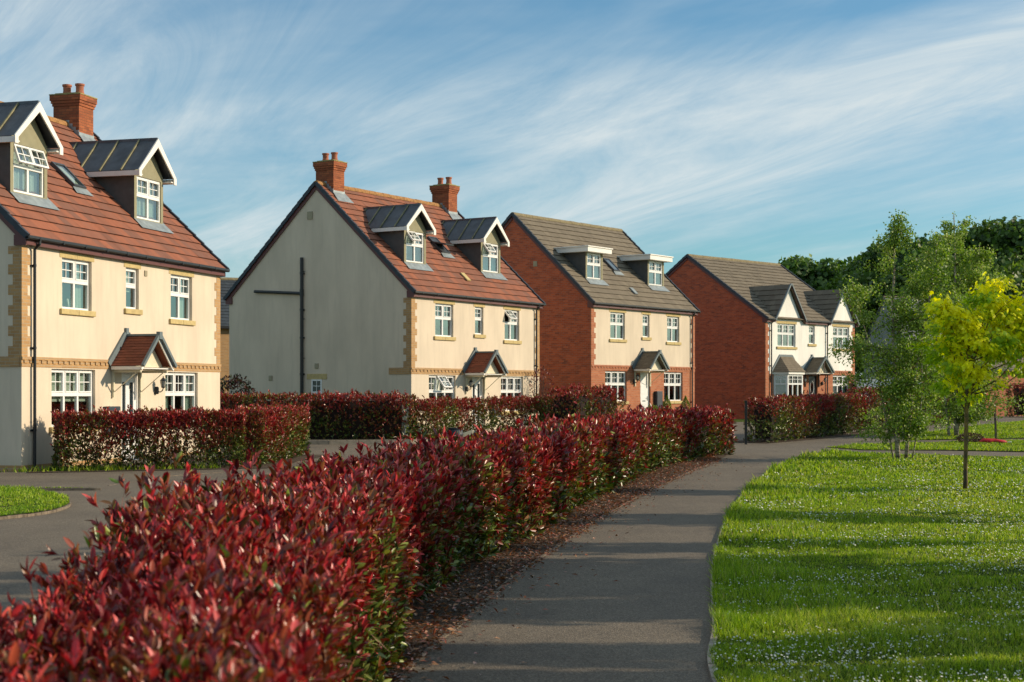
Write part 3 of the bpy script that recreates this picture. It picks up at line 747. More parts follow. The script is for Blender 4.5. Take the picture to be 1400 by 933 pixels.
def house(name, X, Y, theta, W, D, base_z, label, style, su=1.0, chims=(), opened=None, right_pipe=False, ridge_z=9.12, letters=False):
    """the four road-facing houses; local x runs along the front, local y backwards into the house"""
    h = empty(name, (X, Y, base_z), theta); tag(h, label, 'house', 'detached houses along the road')
    EV = 5.05; rg = random.Random(hash(style) % 97 + int(W * 100)); opened = opened or {}
    S = lambda x: x * su
    brick = style in ('brown', 'gables')
    slope = (ridge_z - 5.12) / (D / 2 + .15); PE = 5.12 + .15 * slope
    roofz = lambda v: PE + v * slope
    if style != 'gables':
        FA = [(S(1.45), S(2.60), 3.65, 4.80), (S(4.03), S(4.60), 3.80, 4.80), (S(6.09), S(7.16), 3.65, 4.80)]
        GF = [(S(1.06), S(2.74), .98, 2.28), (S(5.83), S(7.45), .98, 2.28)]
        DR = (S(3.84), S(4.68), .05, 2.28)
    else:
        FA = [(1.06, 2.70, 3.72, 4.90), (3.94, 4.50, 3.92, 4.88), (6.26, 7.86, 3.72, 4.90)]
        GF = [(6.24, 7.88, 1.08, 2.28)]; DR = (3.92, 4.76, .05, 2.25)
    holes = [(a, b, c, d) for a, b, c, d in FA + GF + [DR]]
    upmat = M['white_render'] if style == 'gables' else M['cream']
    zb = 2.31
    lw = MB(); wall_sheet(lw, 0, W, -.3, zb, 0, [q for q in holes if q[3] < 2.6] + ([(.86, 2.74, .9, 2.25)] if style == 'gables' else []))
    if style == 'gables':   # bay opening carries on into the room
        pass
    lo = lw.build('wall', M['redlight'] if brick else upmat, h)
    uw = MB()
    if style == 'gables':
        wall_sheet(uw, 0, W, zb, EV + .0, 0, [q for q in holes if q[3] > 2.6])
        for (a, b, ap) in ((.78, 3.28, 2.03), (5.92, 8.38, 7.15)):
            uw.face([(a, -.003, EV), (b, -.003, EV), (ap, -.003, 6.85)])
    else: wall_sheet(uw, 0, W, zb, EV, 0, [q for q in holes if q[3] > 2.6])
    uw.build('upper_wall', upmat, h)
    for uu in (0, W):
        gw = MB(); gw.face([(uu, 0, -.3), (uu, D, -.3), (uu, D, PE - .12), (uu, D / 2, ridge_z - .1), (uu, 0, PE - .12)])
        gw.build('gable_wall', M['red'] if brick else upmat, h)
    bw = MB(); bw.face([(W, D, -.3), (0, D, -.3), (0, D, EV), (W, D, EV)]); bw.build('rear_wall', M['red'] if brick else upmat, h)
    if not brick:
        pl = MB(); pl.box(-.012, DR[0], -.012, .04, -.3, .17); pl.box(DR[1], W + .012, -.012, .04, -.3, .17); pl.box(-.012, .04, .04, D, -.3, .17); pl.build('brick_plinth', M['buff'], h)
    bmat = M['redlight'] if brick else M['buff']
    # string course with dentils
    sc = MB(); segs = [(-.014, S(4.02) - .78), (S(4.02) + .80, W + .014)] if style != 'gables' else [(2.95, 3.3), (5.0, W + .014)]
    for a, b in segs:
        sc.box(a, b, -.014, .05, 2.31, 2.385); sc.box(a, b, -.032, .05, 2.462, 2.53); sc.box(a, b, -.006, .05, 2.386, 2.461)
        x = a + .08
        while x < b - .12: sc.box(x, x + .108, -.03, -.007, 2.387, 2.46); x += .222
    if not brick: sc.box(-.03, .05, .05, .93 if su == 1 else 2.4, 2.31, 2.53)
    sc.build('string_course', bmat, h)
    if style == 'gables':
        quoin(h, M['redlight'], 0, 1, -.2, EV - .12, gable=False)
        quoin(h, M['redlight'], W, -1, -.2, EV - .12, gable=False)
    else:
        quoin(h, bmat, 0, 1, 2.532, EV - .13, gable=not brick); quoin(h, bmat, W, -1, 2.532, EV - .13, gable=not brick)
    # windows
    inn = ['curtain', 'blind', 'curtain']
    for i, (a, b, c, d) in enumerate(FA):
        cols = (3 if style == 'gables' else 2) if i != 1 else 1
        make_window(h, a, b, c, d, .075, cols, opened.get('F%d' % i, {}), True, True, inn[i] if style != 'gables' else ['curtain', 'blind', 'curtain'][i])
    for i, (a, b, c, d) in enumerate(GF):
        make_window(h, a, b, c, d, .075, 3, opened.get('G%d' % i, {}), False, True, ['blind', 'curtain'][i] if style != 'gables' else 'curtain')
    front_door(h, *DR[:2], DR[3], {'red': 'slots', 'brown': 'plain', 'gables': 'oval'}[style])
    # fascia and gutter
    fs = MB()
    if style == 'gables':
        for a, b in ((-.04, .62), (3.42, 5.80)): fs.box(a, b, -.14, -.0, 4.95, 5.09)
    else: fs.box(-.05, W + .05, -.14, 0, 4.95, 5.09)
    fs.build('fascia', M['maroon'], h)
    if style == 'gables':
        for a, b in ((-.06, .6), (3.45, 5.78)): gutter_and_pipe(h, a, b, (.42,) if a < 0 else (5.6,))
    else:
        gutter_and_pipe(h, -.09, W + .09, (W - .34,) if right_pipe else (.38,))
    # main roof
    tm = {'red': M['tile_red'], 'brown': M['tile_brown'], 'gables': M['tile_brown']}[style]
    ov = .15; rf = MB()
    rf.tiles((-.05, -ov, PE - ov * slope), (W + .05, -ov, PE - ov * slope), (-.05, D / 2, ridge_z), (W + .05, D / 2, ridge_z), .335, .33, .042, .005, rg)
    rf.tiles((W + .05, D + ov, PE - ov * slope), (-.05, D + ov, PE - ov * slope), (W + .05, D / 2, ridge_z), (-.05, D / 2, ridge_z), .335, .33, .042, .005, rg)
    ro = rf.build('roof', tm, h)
    rt = MB(); n = int(W / .42)
    for k in range(n):
        a = -.06 + (W + .12) * k / n; b = -.06 + (W + .12) * (k + 1) / n - .008; dz = rg.uniform(-.006, .006)
        pts = [(a, D / 2 + .12 * math.cos(t), ridge_z - .03 + dz + .12 * math.sin(t)) for t in np.linspace(-.25, math.pi + .25, 8)]
        rt.extrude(pts, (b - a, 0, 0))
    rt.build('ridge_tiles', M['ridge'] if style == 'red' else M['ridge_b'], ro)
    gable_trim(h, 0, -1, D, PE, ridge_z, .17); gable_trim(h, W, 1, D, PE, ridge_z, .17)
    # rear gutter
    for (a, b) in chims: chimney(h, a, b, D / 2 - .42, D / 2 + .38, roofz(D / 2 - .5) - .1, 9.93, roofz)
    # dormers
    if style == 'red':
        dormer_gabled(h, S(.96), S(2.31), 0.98, 6.10, 7.42, su, opened.get('D0', {}))
        dormer_gabled(h, S(5.98), S(7.37), 0.98, 6.10, 7.42, su, opened.get('D1', {}))
        skylight(h, S(4.52), 1.64, None, EV + .02, .55, .9, opened.get('S', 0))
        canopy(h, S(4.02), .76 * min(su, 1.02), M['tile_porch'])
        lantern(h, S(5.36) if su > 1 else 3.42, 1.82)
    elif style == 'brown':
        dormer_flat(h, 1.03, 2.34, 0.98, 6.10, 7.38); dormer_flat(h, 6.02, 7.42, 0.98, 6.10, 7.38)
        skylight(h, 4.3, 1.56, None, EV + .02, .5, .85)
        canopy(h, 3.98, .76, M['tile_brown']); lantern(h, 3.28, 1.85)
    else:
        for (a, b, ap) in ((.78, 3.28, 2.03), (5.92, 8.38, 7.15)):
            zr = 6.95; ez = EV + .0; sl = (zr - ez) / (ap - a + .12); bk = (zr - PE) / slope + .25
            g = MB()
            a2, b2 = a - .14, b + .14; ezz = zr - (ap - a2) * sl
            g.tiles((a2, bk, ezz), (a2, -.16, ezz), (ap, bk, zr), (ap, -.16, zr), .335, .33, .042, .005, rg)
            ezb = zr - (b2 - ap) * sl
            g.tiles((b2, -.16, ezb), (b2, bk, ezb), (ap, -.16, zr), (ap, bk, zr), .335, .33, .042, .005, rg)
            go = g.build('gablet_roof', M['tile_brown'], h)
            t = MB(); mrn = MB()
            for s_, e, ze in ((-1, a2, ezz), (1, b2, ezb)):
                t.beam((e, -.19, ze), (ap, -.19, zr), (0, 1, 0), (s_ * sl, 0, 1), .08, .075)
                mrn.beam((e, -.165, ze - .09), (ap, -.165, zr - .09), (0, 1, 0), (s_ * sl, 0, 1), .025, .085)
            t.build('verge', M['slate'], go); mrn.build('barge_board', M['maroon'], go)
        # canted bay
        b0, b1, c0, c1, dv, z0, z1 = .72, 2.88, 1.12, 2.5, -.58, 1.12, 2.28
        dw = MB(); base = [(b0, -.004), (c0, dv), (c1, dv), (b1, -.004)]
        for (p, q) in zip(base[:-1], base[1:]): dw.face([(*p, -.2), (*q, -.2), (*q, z0 - .08), (*p, z0 - .08)])
        bay = dw.build('bay_window', M['redlight'], h)
        fr = MB(); gl = MB(); cur = MB()
        def ptf(p, q, t, z, off=0.0):
            p, q = Vector((*p, 0)), Vector((*q, 0)); d = (q - p).normalized(); nn = Vector((d.y, -d.x, 0)); r_ = p.lerp(q, t) + nn * off; r_.z = z; return r_
        for (p, q, nl) in ((base[0], base[1], 1), (base[1], base[2], 3), (base[2], base[3], 1)):
            Lp = (Vector(q) - Vector(p)).length; dv_ = Vector((q[0] - p[0], q[1] - p[1], 0)).normalized(); nrm = Vector((dv_.y, -dv_.x, 0))
            for k in range(nl + 1):
                wv = .09 if k in (0, nl) else .055
                t = min(max(k / nl, wv / 2 / Lp), 1 - wv / 2 / Lp); x = ptf(p, q, t, z0); fr.beam(x, ptf(p, q, t, z1), dv_, -nrm, wv, .06)
            zt = z1 - (z1 - z0) * .42
            for zz, hh in ((z0, .07), (zt, .08), (z1 - .06, .06)): fr.beam(ptf(p, q, 0, zz, .002), ptf(p, q, 1, zz, .002), (0, 0, 1), -nrm, hh, .06)
            for k in range(nl):
                t = (k + .5) / nl; fr.beam(ptf(p, q, t, zt + .04, -.02), ptf(p, q, t, z1 - .03, -.02), dv_, -nrm, .02, .015)
            fr.beam(ptf(p, q, 0, (zt + z1) / 2, -.018), ptf(p, q, 1, (zt + z1) / 2, -.018), (0, 0, 1), -nrm, .02, .012)
            gl.face([ptf(p, q, 0, z0, -.035), ptf(p, q, 1, z0, -.035), ptf(p, q, 1, z1, -.035), ptf(p, q, 0, z1, -.035)])
        fr.build('bay_frame', M['upvc'], bay); gl.build('pane', M['glass'], bay)
        for a_, b_ in ((c0 + .05, c0 + .35), (c1 - .35, c1 - .05)):
            for k in range(10): x0 = a_ + (b_ - a_) * k / 10; x1 = a_ + (b_ - a_) * (k + 1) / 10; cur.face([(x0, dv + .2 + .02 * (k % 2), z0), (x1, dv + .2 + .02 * ((k + 1) % 2), z0), (x1, dv + .2 + .02 * ((k + 1) % 2), z1), (x0, dv + .2 + .02 * (k % 2), z1)])
        cur.build('curtain', M['curtain'], bay)
        sl_ = MB()
        ext = lambda o_: [(b0 - o_ * 1.2, -.004), (c0 - o_ * .4, dv - o_), (c1 + o_ * .4, dv - o_), (b1 + o_ * 1.2, -.004)]
        sl_.extrude([(*p, z0 - .078) for p in ext(.04)], (0, 0, .07)); sl_.build('sill', M['upvc'], bay)
        fa = MB(); fa.extrude([(*p, z1 + .004) for p in ext(.09)], (0, 0, .13)); fa.build('bay_fascia', M['whitewood'], bay)
        e = ext(.14); zt0 = z1 + .13; zt1 = 3.22; T0, T1 = (b0 + .55, -.004, zt1), (b1 - .55, -.004, zt1)
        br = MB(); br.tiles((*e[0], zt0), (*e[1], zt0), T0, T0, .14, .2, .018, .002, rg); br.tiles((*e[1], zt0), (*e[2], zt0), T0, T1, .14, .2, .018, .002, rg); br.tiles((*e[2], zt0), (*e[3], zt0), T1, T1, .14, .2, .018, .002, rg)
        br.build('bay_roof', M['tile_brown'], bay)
        tf = MB(); tf.beam((e[0][0], -.02, zt0), (T0[0], -.02, zt1), (0, 1, 0), (-1, 0, .7), .035, .1); tf.beam((e[3][0], -.02, zt0), (T1[0], -.02, zt1), (0, 1, 0), (1, 0, .7), .035, .1); tf.box(T0[0] - .05, T1[0] + .05, -.04, -.004, zt1 - .02, zt1 + .09)
        tf.build('roof_flashing', M['slate'], bay)
        canopy(h, 4.2, .78, M['tile_brown'], 2.4, 3.16, .85, True)
        lantern(h, 3.28, 1.85); lantern(h, 5.15, 1.85)
        mb_ = MB(); mb_.box(.0, W, .3, D - .3, -.3, -.25); mb_.build('floor', M['interior'], h)
    return h

H1 = house('cream_house', -10.6, 33.2, math.atan2(9, 2.58), 9.36, 8.2, 0, 'cream rendered house nearest the camera, red tiled roof, cut off by the left edge', 'red', 1.082,
           [(8.22, 8.95)], {'D0': {0: 20, 1: 20}})
H2 = house('cream_house', -3.44, 52.5, R(58.7), 8.67, 8.2, .08, 'cream house with two chimneys and a blank shaded gable with black waste pipes', 'red', 1.0,
           [(.42, 1.05), (7.83, 8.44)], {'D0': {0: 40}, 'D1': {0: 38}, 'F2': {0: 42}, 'G0': {1: 38}, 'S': 32}, right_pipe=True)
H3 = house('brick_house', 3.32, 64.4, R(52.9), 8.53, 8.2, .4, 'brick and cream house with brown roof and two white flat topped dormers', 'brown', 1.0, [], {}, right_pipe=True)
H4 = house('brick_house', 12.89, 78.1, R(45.7), 8.4, 9.9, .41, 'farthest detached house, red brick gable and off-white front with twin pointed gables', 'gables', 1.0, [], {}, ridge_z=8.62)

# extras fixed to the houses
def letter(h, strokes, u, v, z, label):
    mb = MB()
    for (x0, z0, x1, z1) in strokes: mb.beam((x0, 0, z0), (x1, 0, z1), Vector((-(z1 - z0), 0, x1 - x0)), (0, 1, 0), .04, .025)
    o = mb.build('decorative_letter', M['whitewood']); t = h.rotation_euler.z; lx, ly = local(h, u, v); o.location = (lx, ly, h.location.z + z); o.rotation_euler = (0, 0, t); tag(o, label, 'letter', 'letters on the bedroom window sill')
def local(h, u, v):
    t = h.rotation_euler.z; return (h.location.x + u * math.cos(t) - v * math.sin(t), h.location.y + u * math.sin(t) + v * math.cos(t))
letter(H1, [(.1, .0, .1, .24), (.0, .02, .08, .02), (.0, .12, .08, .12), (.0, .22, .08, .22)], 1.72, .17, 3.66, 'white letter E seen from behind in the left upstairs window of the nearest house')
letter(H1, [(.0, .24, .075, .0), (.09, .0, .17, .24)], 2.08, .17, 3.66, 'white letter V beside the E in the left upstairs window of the nearest house')
def vent(h, u, z, name='air_vent'): MB().box(u - .06, u + .06, -.025, .01, z - .07, z + .07).build(name, M['ventm'], h, bevel=.006)
def gvent(h, v, z, s=.08): MB().box(-.03, .01, v - s, v + s, z - s * 1.15, z + s * 1.15).build('air_vent', M['ventm'], h, bevel=.006)
vent(H1, 5.3, 4.72)
gvent(H2, 4.4, 7.99, .12); gvent(H2, 4.1, 2.62); gvent(H2, 6.22, 2.2); gvent(H3, 2.9, 6.9, .1)
p = MB(); p.tube([(-.07, 4.73, .0), (-.07, 4.73, 6.5)], .06, 12); p.tube([(-.07, 4.75, 5.22), (-.07, 6.92, 5.36)], .055, 12); p.lathe((-.07, 4.73, 5.12), [(.075, 0), (.075, .24)], 12)
for z in (1.0, 2.3, 3.6, 4.6, 5.9): p.box(-.12, -.005, 4.64, 4.66, z, z + .06); p.lathe((-.07, 4.73, z), [(.072, 0), (.072, .07)], 12)
for z in (1.55, 2.9, 4.3, 6.0): p.tube([(-.07, 4.66, z), (-.07, 4.58, z)], .014, 5)
p.build('waste_pipe', M['black'], H2, smooth=False)
# small side window of the second house (in the gable)
def gable_window(h, v0, v1, z0, z1):
    e = empty('side_window', (0, 0, 0), -math.pi / 2, h)     # local x -> -v
    e['_room'] = False
    mb = MB(); a, b = -v1, -v0; f0 = -.012
    f = MB(); ft = .05; zt = z1 - (z1 - z0) * .45
    f.box(a, a + ft, f0 - .02, f0 + .03, z0, z1); f.box(b - ft, b, f0 - .02, f0 + .03, z0, z1); f.box(a + ft, b - ft, f0 - .02, f0 + .03, z1 - ft, z1); f.box(a + ft, b - ft, f0 - .02, f0 + .03, z0, z0 + ft); f.box(a + ft, b - ft, f0 - .02, f0 + .03, zt - .04, zt + .04)
    m = (a + b) / 2; f.box(m - .01, m + .01, f0 - .012, f0, zt + .04, z1 - ft); f.box(a + ft, m - .01, f0 - .012, f0, (zt + z1) / 2 - .01, (zt + z1) / 2 + .01); f.box(m + .01, b - ft, f0 - .012, f0, (zt + z1) / 2 - .01, (zt + z1) / 2 + .01)
    f.build('frame', M['upvc'], e); MB().face([(a + ft, -.005, z0 + ft), (b - ft, -.005, z0 + ft), (b - ft, -.005, z1 - ft), (a + ft, -.005, z1 - ft)]).build('pane', M['dark'], e)
    MB().box(a - .22, b + .22, -.015, .02, z1 + .004, z1 + .2).build('lintel', M['stone'], e, bevel=.005)
gable_window(H2, 3.86, 4.32, 1.1, 2.14)
def meter(h, u0, u1, z0, z1, m='slate'):
    o = MB().box(u0, u1, -.16, -.002, z0, z1).build('meter_box', M[m], h, bevel=.02)
    MB().box(u0 + .03, u1 - .03, -.168, -.1605, z0 + .03, z1 - .05).build('meter_box_door', M[m], o)
meter(H1, 3.3, 3.85, .75, 1.42, 'navy'); meter(H2, 5.08, 5.62, .75, 1.45, 'navy'); meter(H3, 4.98, 5.46, .62, 1.42, 'navy')
for h, u, v in ((H2, 4.35, .5), (H3, 4.15, .42)):
    e = empty('roof_vent', (u, v, RZ(v) + .02), 0, h); e.rotation_euler = (R(43.27), 0, 0)
    MB().box(-.12, .12, 0, .42, .03, .075).build('vent_tile', M['stone' if h is H2 else 'flash'], e)

# ------------------------------------------------------------------ other buildings
def simple_house(name, X, Y, th, W, D, bz, ev, ridge, wallm, roofm, label, cat, wins=(), white_verge=False, door=None):
    h = empty(name, (X, Y, bz), th); tag(h, label, cat)
    f = MB(); wall_sheet(f, 0, W, -.4, ev, 0, [w[:4] for w in wins]); f.face([(W, D, -.4), (0, D, -.4), (0, D, ev), (W, D, ev)])
    for uu in (0, W): f.face([(uu, 0, -.4), (uu, D, -.4), (uu, D, ev), (uu, D / 2, ridge - .05), (uu, 0, ev)])
    f.build('wall', wallm, h)
    sl = (ridge - ev) / (D / 2); r = MB(); o = .25
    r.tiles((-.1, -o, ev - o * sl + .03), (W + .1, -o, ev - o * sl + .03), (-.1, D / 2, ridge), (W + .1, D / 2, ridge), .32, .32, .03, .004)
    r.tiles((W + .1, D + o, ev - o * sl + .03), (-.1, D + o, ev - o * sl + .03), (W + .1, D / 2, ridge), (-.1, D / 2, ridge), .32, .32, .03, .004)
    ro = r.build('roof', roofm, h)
    MB().tube([(-.1, D / 2, ridge), (W + .1, D / 2, ridge)], .11, 8).build('ridge_tiles', M['ridge_b'], ro)
    for uu, s_ in ((-.03, -1), (W + .03, 1)):
        b = MB()
        b.beam((uu - .06 * (s_ < 0) + .03, -o, ev - o * sl - .12), (uu - .06 * (s_ < 0) + .03, D / 2, ridge - .13), (1, 0, 0), (0, -sl, 1), .04, .14); b.beam((uu - .06 * (s_ < 0) + .03, D + o, ev - o * sl - .12), (uu - .06 * (s_ < 0) + .03, D / 2, ridge - .13), (1, 0, 0), (0, sl, 1), .04, .14)
        b.build('barge_board', M['whitewood'] if white_verge else M['navy'], h)
    MB().box(-.1, W + .1, -o - .02, -.001, ev - .16, ev - .04).build('fascia', M['black'], h)
    for w in wins: make_window(h, w[0], w[1], w[2], w[3], .07, w[4], {}, True, True, 'curtain')
    return h
# slate roofed house seen through the gap between the first two houses
simple_house('slate_roofed_house', -17.2, 71.0, R(28), 8.0, 8.5, .45, 4.5, 7.0, M['buff'], M['tile_dark'], 'house with dark slate roof glimpsed in the gap between the two cream houses', 'house', [(1, 2.2, 3.1, 4.2, 2)], True)
simple_house('rear_house', 27.0, 105.0, R(8), 9.0, 8.0, .41, 4.9, 8.1, mat_plain('grey_render', (.22, .22, .20), .9), mat_tile('pale_grey_tile', (.30, .30, .30), (.24, .24, .24)), 'grey house with pale grey roof half hidden behind the birch trees', 'house', [(1.2, 2.6, 3.5, 4.7, 2), (6, 7.4, 3.5, 4.7, 2), (1.2, 2.8, .9, 2.2, 3), (6, 7.6, .9, 2.2, 3)])
simple_house('brick_garage', 26.6, 87.0, R(32), 13.0, 6.0, .41, 2.75, 4.3, M['redlight'], M['tile_brown'], 'low orange brick building with brown tiled roof at the right edge behind red hedge', 'garage')

# ------------------------------------------------------------------ hedges
RED = [(.48, .032, .038), (.31, .022, .03), (.56, .09, .08), (.12, .014, .018), (.36, .07, .035)]
BROWN = [(.24, .085, .032), (.17, .06, .024), (.30, .14, .045), (.27, .06, .03)]
GREEN = [(.09, .15, .022), (.16, .22, .03), (.05, .09, .018), (.32, .36, .07)]
def hedge(name, line, hw, ht, label, dens, leafL=.075, redness=.5, detailed=0.0, core=True, group=None, thin=False, seed=1, ragged=.06, topextra=.0, leafy=6, rise=False):
    """line: centre line on the ground; dens: shoots per square metre of hedge face; detailed: y below which leaves get full shape"""
    r = np.random.RandomState(seed); L = np.array(smoothline(line, 8) if len(line) > 2 else line, float)
    seg = np.linalg.norm(np.diff(L, axis=0), axis=1); cum = np.concatenate([[0], np.cumsum(seg)]); tot = cum[-1]
    root = empty(name, (L[0][0], L[0][1], g1(L[0][1])))
    tag(root, label, 'hedge', group or 'photinia hedges')
    org = np.array(root.location)
    faces = [('r', tot * ht), ('l', tot * ht * .75), ('t', tot * 2 * hw), ('e0', 2 * hw * ht), ('e1', 2 * hw * ht)]
    P = []; Nn = []; T = []; 
    for kind, area in faces:
        n = int(area * dens); 
        if n < 1: continue
        s = r.uniform(0, tot, n)
        if callable(dens_fn := globals().get('_dens')): pass
        if detailed:   # thin out with distance: shoots get bigger instead
            yy = np.interp(s, cum, L[:, 1]); keep = r.uniform(0, 1, n) < np.clip(7.0 / np.maximum(yy, 1), .13, 1.0); s = s[keep]; n = len(s)
        if kind == 'e0': s = np.zeros(n)
        if kind == 'e1': s = np.full(n, tot)
        x = np.interp(s, cum, L[:, 0]); y = np.interp(s, cum, L[:, 1])
        i = np.clip(np.searchsorted(cum, s, 'right') - 1, 0, len(seg) - 1); d = (L[i + 1] - L[i]) / seg[i][:, None]
        rt = np.stack([d[:, 1], -d[:, 0]], 1)     # right-hand normal
        if kind in 'rl':
            sg = 1 if kind == 'r' else -1; z = ht * r.uniform(.02, 1, n) ** .85; off = sg * (hw - .10 * np.clip(z / ht - .8, 0, 1) * 5 * .6 - .06 * (1 - z / ht)); nx = sg * rt; nz = .15 + .35 * (z / ht > .8)
        elif kind == 't':
            off = r.uniform(-hw, hw, n); z = ht - .09 * np.abs(off / hw) ** 3; nx = rt * (off / hw * .35)[:, None]; nz = np.ones(n)
        else:
            sg = -1 if kind == 'e0' else 1; z = ht * r.uniform(.02, 1, n); off = r.uniform(-hw, hw, n); nx = d * sg; nz = .2; x = x + d[:, 0] * sg * hw * .35 * np.sqrt(np.clip(1 - (off / hw) ** 2, 0, 1)); y = y + d[:, 1] * sg * hw * .35 * np.sqrt(np.clip(1 - (off / hw) ** 2, 0, 1))
        p = np.stack([x + rt[:, 0] * off, y + rt[:, 1] * off, z], 1); nn = np.concatenate([nx, np.broadcast_to(nz, (n,))[:, None]], 1); nn = unit(nn)
        p = p + nn * (wob(p, 3.2, 3) * ragged + wob(p, 11, 4) * ragged * .75)[:, None] - nn * (r.uniform(0, 1, n) ** 2 * (.16 if not thin else .3))[:, None]
        if rise: p = p + nn * (.115 * wob(p, 1.9, 61) - .02)[:, None]      # each plant bulges on its own
        P.append(p); Nn.append(nn); T.append(z / ht)
    P = np.concatenate(P); Nn = np.concatenate(Nn); T = np.concatenate(T)
    if thin:   # gaps low down
        k = (r.uniform(0, 1, len(P)) < np.clip(.9 + .2 * T + .5 * wob(P, 4, 9), .3, 1)); P, Nn, T = P[k], Nn[k], T[k]
    zz = ground(P[:, 1]); n = len(P)
    if rise: P[:, 2] *= np.interp(P[:, 1], [3, 8, 15, 40], [1.09, 1.05, 1.0, 1.07])
    yy = P[:, 1].copy(); size = leafL * r.uniform(.8, 1.2, n)
    if detailed: size = size * np.clip((np.maximum(yy, 1) / 9.0) ** .5, .66, 1.7)
    up = np.array([0, 0, 1.0]); D = unit(Nn * .55 + up * np.clip(.25 + .75 * T, 0, 1)[:, None] + r.normal(size=(n, 3)) * .36)
    big = r.uniform(0, 1, n) < .16
    P = P + D * np.where(big & (T > .9), r.uniform(0, 1, n) ** 2 * (.16 + topextra), 0)[:, None]
    if detailed:     # the red young stems that carry the leaf whorls
        k_ = (P[:, 1] < 16) & (P[:, 1] > 3.6) & (big | (r.uniform(0, 1, n) < .35)); q_ = P[k_] + D[k_] * .03; q_[:, 2] += ground(q_[:, 1])
        scatter('shoots', q_ - org, -D[k_] + r.normal(size=(k_.sum(), 3)) * .12, unit(r.normal(size=(k_.sum(), 3))), .22, .0022, np.tile([[.20, .05, .03]], (k_.sum(), 1)), TWIG, M['leaf'], root)
    lp, la, ln, ll, lc = [], [], [], [], []
    rednoise = wob(P, 1.3, 21 + seed) * .32 + wob(P, 5, 22) * .22
    for k in range(leafy):
        q = unit(r.normal(size=(n, 3))); perp = unit(q - D * np.sum(q * D, 1, keepdims=True)); sp = r.uniform(.3, 1.35, n) * (1.1 - .35 * T)
        if k == 0: sp = sp * .35
        A = unit(D + perp * sp[:, None]); nn = unit(D - A * np.sum(A * D, 1, keepdims=True) + r.normal(size=(n, 3)) * .25)
        stem = r.uniform(-.5, .35, n) * size * 1.1
        lp.append(P + D * stem[:, None]); la.append(A); ln.append(nn); ll.append(size * r.uniform(.65, 1.15, n))
        v = redness - .04 + .78 * (T - .62) + rednoise + r.normal(size=n) * .25 + (.07 if k < 2 else -.03)
        rr = pick(RED, r.randint(0, len(RED), n)); bb = pick(BROWN, r.randint(0, len(BROWN), n)); gg = pick(GREEN, r.randint(0, len(GREEN), n))
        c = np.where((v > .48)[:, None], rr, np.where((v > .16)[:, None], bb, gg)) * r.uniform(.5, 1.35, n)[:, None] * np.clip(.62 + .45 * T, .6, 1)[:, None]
        lc.append(c)
    lp, la, ln, ll, lc = map(np.concatenate, (lp, la, ln, ll, lc))
    lp[:, 2] = np.maximum(lp[:, 2], .03) + ground(lp[:, 1]); lp = lp - org
    wy = lp[:, 1] + org[1]
    W_ = ll * r.uniform(.135, .20, len(ll))
    if detailed:
        nr = wy < detailed
        scatter('foliage', lp[nr], la[nr], ln[nr], ll[nr], W_[nr], lc[nr], LEAF8, M['leaf'], root)
        if (~nr).any(): scatter('foliage', lp[~nr], la[~nr], ln[~nr], ll[~nr], W_[~nr] * 1.1, lc[~nr], LEAF4, M['leaf'], root)
    else: scatter('foliage', lp, la, ln, ll, W_ * 1.1, lc, LEAF4, M['leaf'], root)
    # stems
    st = MB(); ns = int(tot * (5 if not thin else 4))
    for k in range(min(ns, 260)):
        s = r.uniform(0, tot); x = np.interp(s, cum, L[:, 0]); y = np.interp(s, cum, L[:, 1]); gz = g1(y)
        pts = [Vector((x - org[0] + r.uniform(-.15, .15), y - org[1] + r.uniform(-.1, .1), gz - org[2] - .03))]
        dd = Vector((r.uniform(-.35, .35), r.uniform(-.35, .35), 1))
        for j in range(4): pts.append(pts[-1] + dd.normalized() * (ht * .24) + Vector((r.uniform(-.05, .05), r.uniform(-.05, .05), 0)))
        st.tube(pts, [.013, .011, .009, .006, .003], 5, False)
    st.build('stems', M['twig'], root)
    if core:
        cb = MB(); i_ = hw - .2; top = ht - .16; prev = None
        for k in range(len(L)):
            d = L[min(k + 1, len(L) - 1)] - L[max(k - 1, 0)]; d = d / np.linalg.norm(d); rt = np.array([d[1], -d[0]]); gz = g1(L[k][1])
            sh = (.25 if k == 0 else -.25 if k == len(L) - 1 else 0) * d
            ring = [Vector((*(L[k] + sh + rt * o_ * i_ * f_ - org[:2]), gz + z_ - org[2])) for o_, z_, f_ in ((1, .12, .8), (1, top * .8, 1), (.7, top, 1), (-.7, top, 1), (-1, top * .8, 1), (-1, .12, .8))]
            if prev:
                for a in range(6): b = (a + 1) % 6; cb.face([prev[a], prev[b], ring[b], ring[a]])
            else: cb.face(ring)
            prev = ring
        cb.face(prev); cb.build('shade_core', M['hcore'], root)  # solid hull filling the hedge; its dark colour stands for the inner shade
    return root
M['hcore'] = mat_plain('hedge_shade_fill', (.022, .012, .009), 1, var=.6, nscale=30)
CL = [(-1.04, 1.4), (-1.08, 3), (-1.24, 6), (-1.42, 10.1), (-.98, 15.2), (-.18, 19.4), (1.08, 26.6), (3.2, 35.9), (5.25, 40.6)]
CL = [(x + .07, y) for x, y in CL]
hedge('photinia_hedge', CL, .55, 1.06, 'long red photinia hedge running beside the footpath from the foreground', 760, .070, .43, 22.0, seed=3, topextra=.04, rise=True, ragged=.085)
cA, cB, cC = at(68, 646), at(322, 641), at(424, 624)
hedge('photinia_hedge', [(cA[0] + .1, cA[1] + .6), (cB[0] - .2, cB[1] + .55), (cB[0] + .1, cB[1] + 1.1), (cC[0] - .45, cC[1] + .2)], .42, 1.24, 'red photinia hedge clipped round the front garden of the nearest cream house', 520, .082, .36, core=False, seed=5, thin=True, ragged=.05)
h0, h1_ = at(250, 607), at(556, 606)
